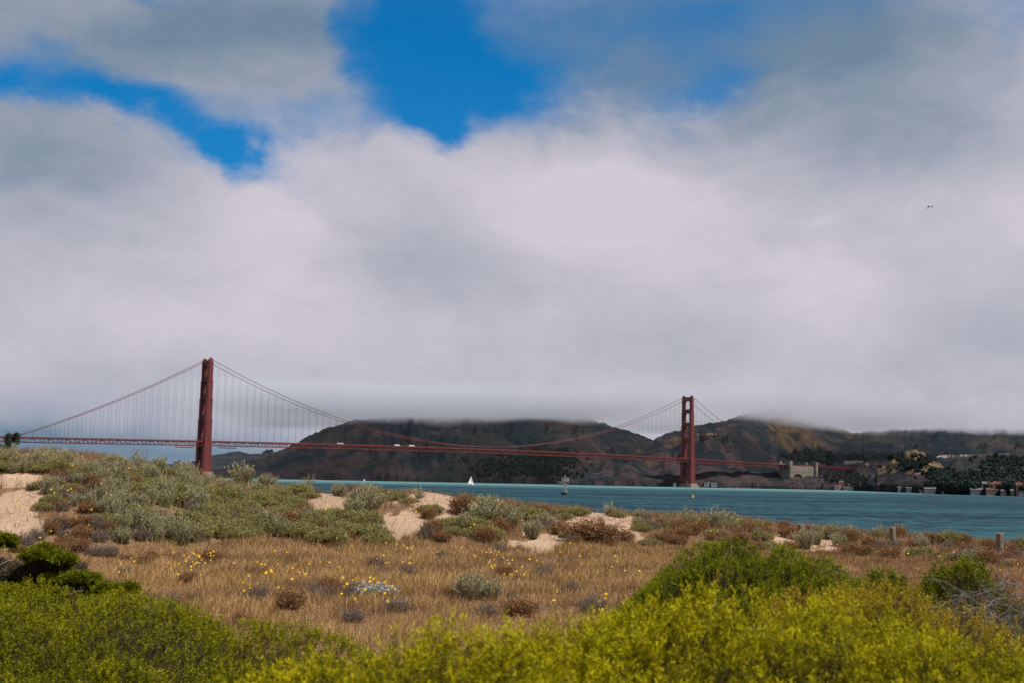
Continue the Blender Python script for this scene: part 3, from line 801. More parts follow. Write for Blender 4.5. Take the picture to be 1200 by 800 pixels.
def build_buoy():
    p = at_depth(662, 580, 640); p[2] = 0
    r = empty('navigation_buoy', p, R(8)); tag(r, 'dark round navigation buoy carrying two white boards on a lattice mast', 'buoy')
    s = .95
    h = MB(); h.lathe([(1.4 * s, -.8), (2.0 * s, -.6), (2.1 * s, 1.5 * s), (1.9 * s, 1.75 * s), (.9 * s, 1.9 * s)], 28); h.build('float', M['rust'], r)
    d = MB(); d.lathe([(2.14 * s, 1.30 * s), (2.2 * s, 1.4 * s), (2.14 * s, 1.5 * s)], 28); d.build('fender_ring', M['rubber'], r)
    hs = MB(); hs.prism([(.2, -.9), (1.2, -.9), (1.2, .9), (.2, .9)], 1.8 * s, 3.6 * s, [(.1, -.3), (.4, -.3), (.4, .3), (.1, .3)]); hs.build('cowl', M['board'], r)
    f = MB()
    for x in (-1, 1):
        for y in (-1, 1): f.bar((x * .75 * s, y * .75 * s, 1.7 * s), (x * .4 * s, y * .4 * s, 7.2 * s), .14)
    for z, w in ((3, .68), (4.4, .58), (5.8, .5)):
        for x, y, x2, y2 in ((-1, -1, 1, -1), (1, -1, 1, 1), (1, 1, -1, 1), (-1, 1, -1, -1)):
            f.bar((x * w * s, y * w * s, z * s), (x2 * w * s, y2 * w * s, z * s), .1); f.bar((x * w * s, y * w * s, z * s), (x2 * w * .9 * s, y2 * w * .9 * s, (z + 1.4) * s), .08)
    f.build('lattice_mast', M['grey_steel'], r)
    pl = MB(); pl.box(-2.1 * s, 2.1 * s, -.7 * s, .7 * s, 7.2 * s, 7.35 * s); pl.build('platform', M['grey_steel'], r)
    for x0, x1 in ((-2.05, -.08), (.08, 2.05)):
        b = MB(); b.box(x0 * s, x1 * s, -.78 * s, -.70 * s, 7.36 * s, 9.3 * s); b.box(x0 * s, x1 * s, -.84 * s, -.781 * s, 9.1 * s, 9.3 * s); b.box(x0 * s, x1 * s, -.84 * s, -.781 * s, 7.36 * s, 7.5 * s); bo = b.build('board', M['board'], r)
        if x0 < 0:
            c = MB(); c.tube([(-1.05 * s, -.80 * s, 8.3 * s), (-1.05 * s, -.86 * s, 8.3 * s)], .34 * s, 16); c.build('dark_disc', M['rubber'], bo)  # solid dark disc standing in for the shade inside a hole
    l = MB(); l.lathe([(.12, 7.35 * s), (.12, 9.7 * s), (.26, 9.75 * s), (.28, 10.2 * s), (.1, 10.4 * s)], 12); l.build('lantern', M['grey_steel'], r)
build_buoy()

def build_bird(px, py, D, span, rz, dihedral, label):
    p = at_depth(px, py, D)
    b = MB(); b.lathe([(.004, -.24), (.03, -.2), (.06, -.08), (.07, .04), (.05, .15), (.055, .2), (.04, .25), (.008, .31)], 12)
    V = [(0, 0, z) for z in ()]
    for sg in (-1, 1):
        n = 8; top = []; F = []; VV = []
        for i in range(n):
            f = i / (n - 1); y = sg * (.04 + f * span / 2); ch = .16 * (1 - f) ** .7 + .015
            zx = .05 - .10 * max(0, f - .4); h = math.sin(f * 2.2) * dihedral
            for dx, dz in ((ch * .45, 0), (0, .012), (-ch * .55, 0), (0, -.008)): VV.append((h + dz, y, zx + dx))
        for i in range(n - 1):
            for k in range(4): F.append((i * 4 + k, i * 4 + (k + 1) % 4, (i + 1) * 4 + (k + 1) % 4, (i + 1) * 4 + k))
        F.append((0, 1, 2, 3)); F.append(tuple((n - 1) * 4 + k for k in range(4))); b.add(VV, F)
    b.add([(-.004, -.02, -.2), (-.004, .02, -.2), (-.004, .07, -.36), (-.004, -.07, -.36), (.006, -.02, -.2), (.006, .02, -.2), (.006, .07, -.36), (.006, -.07, -.36)],
          [(0, 1, 2, 3), (7, 6, 5, 4), (0, 4, 5, 1), (1, 5, 6, 2), (2, 6, 7, 3), (3, 7, 4, 0)])
    o = b.build('seabird', M['bird']); o.location = p; o.rotation_euler = (0, R(90), R(rz)); o.scale = (1.0,) * 3
    tag(o, label, 'bird', 'two dark birds in the clouds')
build_bird(1088.7, 242.3, 150, 1.1, 35, .20, 'dark small seabird flying before grey cloud, the darker left bird of two')
build_bird(1092.3, 241.9, 190, 1.1, 60, .05, 'dark small seabird flying before grey cloud, the fainter right bird of two')

# ------------------------------------------------------------------ buildings on the far shore
def build_house(px, wpx, hpx, wall, roof, label, gable=True, rz=0., py=None, wins=3, group=None):
    py = py if py is not None else 570
    pts, ok = hit_hill([px], [py])
    p = pts[0] if ok[0] else at_depth(px, 576, 1800)
    D = math.hypot(p[0], p[1]); m = D / F_PX; W = wpx * m; H = hpx * m
    zb = float(hill_z(np.array([math.atan2(p[0], p[1])]), np.array([D]))[0]); zb = max(zb, .5)
    r = empty('house', (p[0], p[1], zb), -math.atan2(p[0], p[1]) + rz); tag(r, label, 'house', group)
    dp = min(W * .7, 14); wl = MB(); wl.box(-W / 2, W / 2, -dp / 2, dp / 2, -6, H * (.68 if gable else .93))
    if gable:
        wl.add([(-W / 2, -dp / 2, H * .68), (-W / 2, dp / 2, H * .68), (-W / 2, 0, H)], [(0, 1, 2)]); wl.add([(W / 2, -dp / 2, H * .68), (W / 2, dp / 2, H * .68), (W / 2, 0, H)], [(2, 1, 0)])
    wo = wl.build('wall', M[wall], r)
    rf = MB(); ov = .5
    if gable:
        for s in (-1, 1):
            rf.add([(-W / 2 - ov, s * (dp / 2 + ov), H * .66), (W / 2 + ov, s * (dp / 2 + ov), H * .66), (W / 2 + ov, 0, H + .05), (-W / 2 - ov, 0, H + .05),
                    (-W / 2 - ov, s * (dp / 2 + ov), H * .66 + .35), (W / 2 + ov, s * (dp / 2 + ov), H * .66 + .35), (W / 2 + ov, 0, H + .4), (-W / 2 - ov, 0, H + .4)],
                   [(0, 1, 2, 3), (4, 7, 6, 5), (0, 4, 5, 1), (1, 5, 6, 2), (2, 6, 7, 3), (3, 7, 4, 0)])
        rf.box(W * .2, W * .2 + 1, -.6, .6, H * .85, H + 1.4)
    else: rf.box(-W / 2 - ov, W / 2 + ov, -dp / 2 - ov, dp / 2 + ov, H * .93, H)
    rf.build('roof', M[roof], r)
    for i in range(wins):
        x = -W / 2 + W * (i + .5) / wins; ww = min(W / wins * .28, 1.4); q = MB(); q.box(x - ww / 2, x + ww / 2, -dp / 2 - .08, -dp / 2 + .05, H * .28, H * .52); q.build('window', M['glass'], r)
    return r
HOUSES = [
    (790.5, 3.2, 3.0, 'pale', 'greyroof', 'small white shed at the waterline just left of the right bridge tower', True, 568.6),
    (828, 5.5, 3.6, 'pale', 'greyroof', 'squat white building at the waterline just right of the right bridge tower', False, 569.5),
    (836.5, 6.5, 1.8, 'board', 'greyroof', 'low grey shed beside the squat white building by the right bridge tower', True, 570),
    (981.5, 6, 4.5, 'pale', 'redroof', 'white building with red roof at the waterline below the trestle', True, 573),
    (986, 5, 6, 'board', 'redroof', 'grey gabled building with red roof just uphill of the white waterline building', True, 569),
    (992.5, 7, 2.6, 'cream', 'redroof', 'low cream building with red roof at the waterline below the trestle', True, 573.5),
    (999, 5, 2.2, 'pale', 'greyroof', 'low white shed right of the red roofed waterline buildings', False, 574),
    (1055, 5, 2.2, 'pale', 'greyroof', 'small pale boathouse at the foot of the dark rounded hill', True, 576),
    (1067, 8, 2.0, 'board', 'greyroof', 'long grey boathouse at the foot of the dark rounded hill', True, 576.2),
    (1080, 4, 2.8, 'pale', 'greyroof', 'narrow white cabin beside the long white hall on the shore', True, 577),
    (1090.5, 12, 3.6, 'pale', 'greyroof', 'long white hall with grey roof on the shore below the hill', True, 577),
    (1106, 4, 2, 'board', 'greyroof', 'small grey hut on the shore between the long hall and the woods', False, 577.5),
    (1144.5, 12, 4.6, 'pale', 'greyroof', 'broad white house with pale roof at the left end of the shore village', True, 577.5),
    (1154, 5, 6.5, 'pale', 'greyroof', 'narrow tall white house in the upper row of the shore village', True, 571),
    (1161, 7, 6, 'pale', 'redroof', 'white house with red gable in the upper row of the shore village', True, 571.5),
    (1169, 7, 7.5, 'cream', 'redroof', 'tall cream house at the right end of the upper village row', True, 572),
    (1164.5, 15, 4.5, 'cream', 'redroof', 'wide cream building with red roof in the lower village row', True, 578),
    (1176, 5, 4, 'cream', 'greyroof', 'small cream building between the wide cream building and dark masts', True, 578.5),
    (1187, 4.5, 5, 'board', 'greyroof', 'narrow grey house between dark trees on the village shore', True, 578.5),
    (1195, 6.5, 10.5, 'cream', 'redroof', 'tall cream house with red roof at the right edge of the shore village', True, 577),
    (1199, 7, 3.4, 'pale', 'greyroof', 'low white boathouse at the right edge of the shore village', False, 580),
]
for q in HOUSES:
    build_house(*q[:6], gable=q[6], py=q[7], wins=max(2, int(q[1] / 2.5)), rz=R(random.uniform(-14, 14)), group='houses along the far shore')
build_house(1001, 22, 2.0, 'pale', 'greyroof', 'long low pale building beside the road above the trestle', gable=False, py=541.5, wins=8)
build_house(1194, 15, 3.4, 'board', 'pale', 'long pale flat building high on the hill at the fog', gable=False, py=532, wins=5)

# roads cut across the far hills, each with its retaining wall
def hill_road(L, hgt, mat, name='road'):
    L = np.array(L, float); n = 40
    s = np.linspace(0, len(L) - 1, n); px = np.interp(s, range(len(L)), L[:, 0]); py = np.interp(s, range(len(L)), L[:, 1])
    P, ok = hit_hill(px, py); P = P[ok]
    if len(P) < 4: return
    ker = np.ones(5) / 5; D = np.hypot(P[:, 0], P[:, 1]); D = np.convolve(np.pad(D, 2, 'edge'), ker, 'valid'); a = np.arctan2(P[:, 0], P[:, 1])
    Z = np.convolve(np.pad(P[:, 2], 2, 'edge'), ker, 'valid')
    b = MB(); V = []; F = []
    for d, az, z in zip(D, a, Z):
        for dd, dz in ((-14, -6), (-14, hgt), (14, hgt), (14, -6)): V.append(((d + dd) * math.sin(az), (d + dd) * math.cos(az), z + dz))
    for i in range(len(D) - 1):
        for k in range(4): F.append((i * 4 + k, i * 4 + (k + 1) % 4, (i + 1) * 4 + (k + 1) % 4, (i + 1) * 4 + k))
    b.add(V, F); tag(b.build(name, mat), kind='structure')
M['roadcut'] = paint('pale_road_cut', (.34, .30, .26), .9, 0, .2, .02)
M['dirtroad'] = paint('dirt_track', (.17, .11, .085), .95, 0, .3, .02)
hill_road([(1096, 535), (1140, 533.5), (1184, 532)], 2.5, M['roadcut'])
hill_road([(814, 508.6), (841, 508.2)], 2.0, M['dirtroad'])
hill_road([(1060, 556.5), (1075, 555), (1085, 553)], 1.5, M['dirtroad'])
hill_road([(1000, 543), (1030, 543.5), (1055, 543)], 1.5, M['dirtroad'])

# ------------------------------------------------------------------ foliage generators
def unit(v): return v / np.maximum(np.linalg.norm(v, axis=-1, keepdims=True), 1e-9)
def leaf_quads(base, d, l, w, r, fold=.35):
    """rhombic leaves: base (n,3), direction d, length l, width w"""
    side = unit(np.cross(d, unit(r.normal(size=d.shape))))
    n = np.cross(side, d)
    l = np.broadcast_to(l, base.shape[:1])[:, None]; w = np.broadcast_to(w, base.shape[:1])[:, None]
    mid = base + d * l * .5
    return np.stack([base, mid + side * w * .5 + n * l * .04, base + d * l - n * l * fold * .2, mid - side * w * .5 + n * l * .04], 1)

def sprigs(P, A, L, k, ll, lw, c0, c1, r, spread=.75, jit=.18):
    """N sprigs at P along A with k leaves each; colours run from c0 (old) to c1 (new growth)"""
    N = len(P); t = (np.arange(k) + .5) / k; t = np.broadcast_to(t, (N, k)) * (1 + r.uniform(-.05, .05, (N, k)))
    ref = unit(r.normal(size=(N, 3))); u = unit(np.cross(A, ref)); v = np.cross(A, u)
    ang = np.arange(k) * 2.4 + r.uniform(0, 6.3, (N, 1))
    rad = u[:, None] * np.cos(ang)[..., None] + v[:, None] * np.sin(ang)[..., None]
    bend = unit(r.normal(size=(N, 3)))[:, None] * (t ** 2)[..., None] * .25
    Lk = np.broadcast_to(np.asarray(L), (N,))[:, None, None]
    base = P[:, None] + (A[:, None] * t[..., None] + bend) * Lk
    d = unit(A[:, None] * (1 - spread * (1 - .45 * t[..., None])) + rad * spread * (1 - .4 * t[..., None]))
    q = leaf_quads(base.reshape(-1, 3), d.reshape(-1, 3), ll * r.uniform(.7, 1.25, N * k), lw * r.uniform(.8, 1.2, N * k), r)
    f = np.clip(t + r.uniform(-.3, .3, (N, k)), 0, 1)[..., None]
    c0 = np.broadcast_to(c0, (N, 3)); c1 = np.broadcast_to(c1, (N, 3))
    c = (c0[:, None] * (1 - f) + c1[:, None] * f) * (1 + r.uniform(-jit, jit, (N, k, 1)))
    return q, c.reshape(-1, 3)

def stem_quads(a, b, w, r):
    d = b - a; side = unit(np.cross(d, r.normal(size=d.shape))) * np.broadcast_to(w, (len(a),))[:, None] / 2
    return np.stack([a - side, a + side, b + side * .7, b - side * .7], 1)

# ------------------------------------------------------------------ big shrubs in front
def lumps(x, y, s, seed):
    """cushion pattern: domes around jittered points"""
    xi = np.floor(x / s); yi = np.floor(y / s); best = np.full(np.shape(x), 9.0); idv = np.zeros(np.shape(x))
    for i in (-1, 0, 1):
        for j in (-1, 0, 1):
            a = xi + i; b = yi + j
            h = lambda k: (np.sin(a * 127.1 + b * 311.7 + seed * 74.7 + k * 53.3) * 43758.5453) % 1.0
            d = np.hypot(x / s - a - h(0), y / s - b - h(1))
            idv = np.where(d < best, h(2), idv); best = np.minimum(best, d)
    return np.sqrt(np.clip(1 - (best / .95) ** 2, 0, 1)), idv

SHRUB_LIST = []
def shrub(name, label, cat, c, rx, ry, H, rz, seed, dens, L, k, ll, lw, c0, c1, lump=.45, lumpamp=.34, group=None, brown=.12, upb=.55, tip_noise=.5, c2=None, layers=1.0, zmin=.18, power=.5, sink=0.):
    r = np.random.default_rng(seed)
    x0, y0 = c; gz = float(ground_z(np.array(x0), np.array(y0)))
    N = int(dens * PI * rx * ry)
    rr = np.sqrt(r.uniform(0, 1, N)); th = r.uniform(0, 2 * PI, N)
    wob = 1 + .12 * np.sin(3 * th + seed) + .08 * np.sin(5 * th + 2 * seed)
    lx = rr * np.cos(th); ly = rr * np.sin(th)
    def height(lx, ly):
        th = np.arctan2(ly, lx); q = np.hypot(lx, ly)
        env = np.clip(1 - q ** 2, 0, 1) ** power
        X = lx * rx; Y = ly * ry
        d, idv = lumps(X + 5, Y + 3, lump, seed); d2, _ = lumps((X + 1) * .8, (Y + 9) * 1.25, lump * .38, seed + 3)
        big = fbm(X * .8 + seed, Y * .8, 3, seed) - .5
        return H * env * (1 - lumpamp + lumpamp * d + .17 * d2 + big * .28) + (idv - .5) * .13 * env, d, idv
    h, d, idv = height(lx, ly); e = .02
    hx = (height(lx + e, ly)[0] - h) / (e * rx); hy = (height(lx, ly + e)[0] - h) / (e * ry)
    nrm = unit(np.stack([-hx, -hy, np.ones(N)], -1))
    # shelves: part of the sprigs sit below the surface
    dep = r.exponential(.035 * layers, N); dep = np.minimum(dep, h * .7)
    P = np.stack([lx * rx * wob, ly * ry * wob, h - dep - L * .5 - sink], -1)
    A = unit(nrm * .8 + np.array([0, 0, upb]) + r.normal(size=(N, 3)) * .38)
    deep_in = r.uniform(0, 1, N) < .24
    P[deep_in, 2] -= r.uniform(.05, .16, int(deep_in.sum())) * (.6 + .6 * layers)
    gap = fbm((lx * rx + 31) * 5.5, (ly * ry + 17) * 5.5, 3, seed + 21)
    ok = (h > zmin * H) & (deep_in | (r.uniform(0, 1, N) < np.clip(.12 + 1.25 * d, 0, 1) * smooth(gap, .30, .44)))
    P[:, 2] = np.maximum(P[:, 2], .04)
    P, A, dep, idv, d, deep_in = P[ok], A[ok], dep[ok], idv[ok], d[ok], deep_in[ok]; n = len(P)
    pn = fbm(P[:, 0] * 1.6 + seed, P[:, 1] * 1.6, 3, seed + 5)
    f = np.clip(.5 + (idv - .5) * .7 + (pn - .5) * 1.4 * tip_noise + r.uniform(-.2, .2, n), 0, 1)[:, None]
    c0 = np.array(c0); c1 = np.array(c1); ca = c0 * (.75 + .4 * f); cb = c0 * (1 - f) * .9 + c1 * (.35 + .65 * f)
    if c2 is not None:
        g = smooth(fbm(P[:, 0] * 1.1 + 3 * seed, P[:, 1] * 1.1, 3, seed + 11), .5, .64)[:, None]; ca = ca * (1 - g) + np.array(c2) * .7 * g; cb = cb * (1 - g) + np.array(c2) * g
    dead = (r.uniform(0, 1, n) < brown * .5) | (deep_in & (r.uniform(0, 1, n) < .75))          # some sprays withered; inner ones browned, gap shade put into the colour
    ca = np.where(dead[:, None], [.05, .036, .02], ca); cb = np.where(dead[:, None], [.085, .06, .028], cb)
    Lr = L * r.uniform(.7, 1.4, n)
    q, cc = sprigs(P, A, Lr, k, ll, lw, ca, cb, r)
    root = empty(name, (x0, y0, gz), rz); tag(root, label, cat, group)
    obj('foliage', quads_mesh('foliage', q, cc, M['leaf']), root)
    # branches from the base up to the sprigs
    nb = max(60, n // 14); sel = r.choice(n, min(n, nb), replace=False); tip = P[sel] + A[sel] * .02
    Q = []; C = []
    k0 = np.stack([tip[:, 0] * .25, tip[:, 1] * .25, np.zeros(len(tip))], -1); m1 = np.stack([tip[:, 0] * .62, tip[:, 1] * .62, tip[:, 2] * .42], -1) + r.normal(size=tip.shape) * .05
    m2 = tip * np.array([.88, .88, .78]) + r.normal(size=tip.shape) * .03
    for a, b, w in ((k0, m1, .018), (m1, m2, .011), (m2, tip, .005)):
        for kk in range(2): Q.append(stem_quads(a, b, w, r)); C.append(np.tile(np.array([.042, .030, .021]) * r.uniform(.7, 1.5, (len(a), 1)), (1, 1)))
    obj('branches', quads_mesh('branches', np.concatenate(Q), np.concatenate(C), M['twig']), root)
    SHRUB_LIST.append((x0, y0, max(rx, ry)))
    return root

def px_xy(px, y): return (float(ray(px, 565)[0]) * y, y)
G_OLD = (.055, .058, .001); G_NEW = (.30, .285, .002)
Y_OLD = (.090, .085, .001); Y_NEW = (.47, .41, .002)
# nearest, slightly out of focus
shrub('evergreen_shrub', 'bright yellow-green shrub closest to the viewer, its broad rounded top right of the middle', 'shrub', px_xy(890, 4.9), 2.1, 1.5, 1.36, 0, 11, 2100, .080, 22, .022, .0046, Y_OLD, Y_NEW, .17, .42, None, .04, zmin=.55)
shrub('evergreen_shrub', 'bright yellow-green shrub closest to the viewer, its lower crown in front of the dry grass', 'shrub', px_xy(575, 4.15), 1.3, 1.2, 1.33, 0, 12, 2300, .076, 22, .021, .0044, Y_OLD, Y_NEW, .16, .40, None, .04, zmin=.55)
shrub('evergreen_shrub', 'broad dark olive shrub with feathery layered sprays spreading below the sandy slope', 'shrub', (-3.55, 7.6), 3.2, 3.3, 1.13, 0, 13, 1900, .062, 16, .018, .0056, G_OLD, G_NEW, .62, .52, None, .16, layers=1.6, zmin=.3, power=.62)
shrub('evergreen_shrub', 'deep green mounded shrub rising in front of the sand and sagebrush on the right', 'shrub', px_xy(880, 12.6), 2.0, 1.7, 1.20, 0, 14, 2400, .066, 16, .021, .0064, (.046, .058, .001), (.235, .260, .002), .32, .56, None, .10, zmin=.12, power=.95)
shrub('evergreen_shrub', 'golden-brown tinged low shrub between the near yellow shrub and the deep green mound', 'shrub', px_xy(1015, 7.7), 1.3, 1.3, 1.20, 0, 15, 1750, .078, 20, .021, .0050, (.120, .100, .002), (.360, .310, .003), .22, .50, None, .16, zmin=.4, c2=(.33, .235, .015))
shrub('evergreen_shrub', 'compact round green shrub beside the grey leafless bush', 'shrub', px_xy(1124, 13),   .62, .7, 1.17, 0, 16, 2300, .09, 14, .028, .009, (.045, .056, .001), (.170, .185, .002), .30, .40, None, .06, zmin=.25)
shrub('evergreen_shrub', 'low fresh green shrub filling the gap between the green mound and the round shrub', 'shrub', px_xy(1030, 11), .75, .8, 1.02, 0, 17, 1700, .09, 14, .028, .009, (.050, .064, .001), (.180, .205, .002), .32, .38, None, .06, zmin=.3)
shrub('evergreen_shrub', 'green shrub below the grey leafless bush, at the right edge', 'shrub', px_xy(1195, 6.2), .75, .8, 1.12, 0, 18, 1900, .08, 15, .021, .007, G_OLD, (.22, .215, .002), .30, .36, None, .08, zmin=.4)

def tangle(name, label, c, H, rad, seed, nb, tufts, col, tcol0=G_OLD, tcol1=(.19, .225, .004), fine=.6, dens=1., sl=.09, dry=(), thick=1.):
    """bare twisting branches with a few tufts of foliage"""
    r = np.random.default_rng(seed); x0, y0 = c; gz = float(ground_z(np.array(x0), np.array(y0)))
    root = empty(name, (x0, y0, gz)); mb = MB()
    for i in range(nb):
        th = r.uniform(0, 2 * PI); p = np.array([r.normal() * rad * .22, r.normal() * rad * .22, 0]); d = np.array([math.cos(th) * .8, math.sin(th) * .8, r.uniform(.5, 1.3)]); d /= np.linalg.norm(d)
        n = 9; pts = [p]; step = H * r.uniform(.8, 1.25) / n
        for j in range(n):
            d = d + r.normal(size=3) * .28; d[2] = d[2] * .92 + .03; d /= np.linalg.norm(d)
            p = p + d * step * (1.25 if j < 6 else .9); zl = H * math.sqrt(max(.15, 1 - min(1, (math.hypot(p[0], p[1]) / (rad * 1.5)) ** 2))) * (.85 + .15 * math.sin(p[0] * 9 + p[1] * 7)); p[2] = max(p[2], .03); d[2] -= .5 * (p[2] > zl); pts.append(p)
        w = r.uniform(.006, .017) * thick; mb.tube(pts, [w * (1 - .85 * j / n) for j in range(n + 1)], 6)
        for m in range(int(7 * fine)):
            j = r.integers(3, n + 1); q = pts[j]; e = d + r.normal(size=3) * .9; e /= np.linalg.norm(e); tp = [q]
            for s_ in range(4): e = e + r.normal(size=3) * .3; e /= np.linalg.norm(e); q = q + e * .07; tp.append(q)
            mb.tube(tp, [.005 * thick + .001, .004 * thick + .001, .003, .0025, .002], 4)
    me = bpy.data.meshes.new('branches'); me.from_pydata(mb.v, [], mb.f)
    at = me.attributes.new('Col', 'FLOAT_COLOR', 'POINT'); n = len(mb.v); V = np.array(mb.v)
    cc = np.ones((n, 4), np.float32); cc[:, :3] = np.array(col) * (.6 + .9 * fbm(V[:, 0] * 9, V[:, 2] * 9 + V[:, 1] * 5, 3, 4))[:, None]; at.data.foreach_set('color', cc.ravel())
    me.materials.append(M['twig']); obj('branches', me, root)
    Q = []; C = []
    for it, (tx, ty, tz, tr, th_) in enumerate(list(tufts) + list(dry)):
        u0, u1 = (tcol0, tcol1) if it < len(tufts) else ((.035, .026, .018), (.095, .070, .042))
        N = int((1500 * tr * tr * 4 + 60) * dens); a = r.uniform(0, 2 * PI, N); q = np.sqrt(r.uniform(0, 1, N)); h = np.sqrt(np.clip(1 - q * q, 0, 1))
        P = np.stack([tx + q * np.cos(a) * tr, ty + q * np.sin(a) * tr, tz + (h * r.uniform(.2, 1, N)) * th_ + (fbm(q * 3 * np.cos(a) + 7, q * 3 * np.sin(a), 2, seed) - .5) * th_ * .8], -1)
        A = unit(np.stack([q * np.cos(a) * .9, q * np.sin(a) * .9, .9 + 0 * q], -1) + r.normal(size=(N, 3)) * .35)
        qq, c_ = sprigs(P, A, sl * r.uniform(.7, 1.3, N), 12, .024, .008, np.array(u0) * .9, np.array(u1), r); Q.append(qq); C.append(c_)
    if Q: obj('foliage', quads_mesh('foliage', np.concatenate(Q), np.concatenate(C), M['leaf']), root)
    return root
_t = px_xy(40, 9.6)
def tuf(px, py, y, tr, th):
    p = at_depth(px, py, y); gz = float(ground_z(np.array(_t[0]), np.array(_t[1]))); return (p[0] - _t[0], p[1] - _t[1], p[2] - gz, tr, th)
def windswept():
    r = np.random.default_rng(33); T = []
    for cx, cy, y, n, sx, sy in ((3, 641, 9.5, 4, 11, 3), (50, 655, 9.4, 8, 24, 3.5), (66, 668, 9.5, 4, 26, 2.5), (98, 684, 9.2, 7, 28, 2.5), (10, 704, 9.0, 3, 18, 4), (126, 696, 9.3, 4, 18, 2.5)):
        for k in range(n): T.append(tuf(cx + r.normal() * sx * .7, cy + r.normal() * sy, y + r.normal() * .12, r.uniform(.025, .06), r.uniform(.015, .04)))
    D = [tuf(38 + r.normal() * 26, 690 + r.normal() * 13, 9.8 + r.normal() * .2, r.uniform(.08, .16), .09) for k in range(46)]
    return T, D
_T, _D = windswept()
tag(tangle('windswept_shrub', '', _t, 1.10, .62, 21, 190, _T, (.15, .12, .10), tcol1=(.115, .125, .003), fine=2.2, dens=4.0, sl=.055, dry=_D),
    'twisted grey-branched shrub with flat dark green tufts at the left edge', 'shrub')
tag(tangle('leafless_bush', '', px_xy(1188, 9.6), 1.18, .42, 22, 260, [], (.10, .092, .088), fine=4.5, thick=.55),
    'grey leafless tangled bush at the right edge between green shrubs', 'bush')

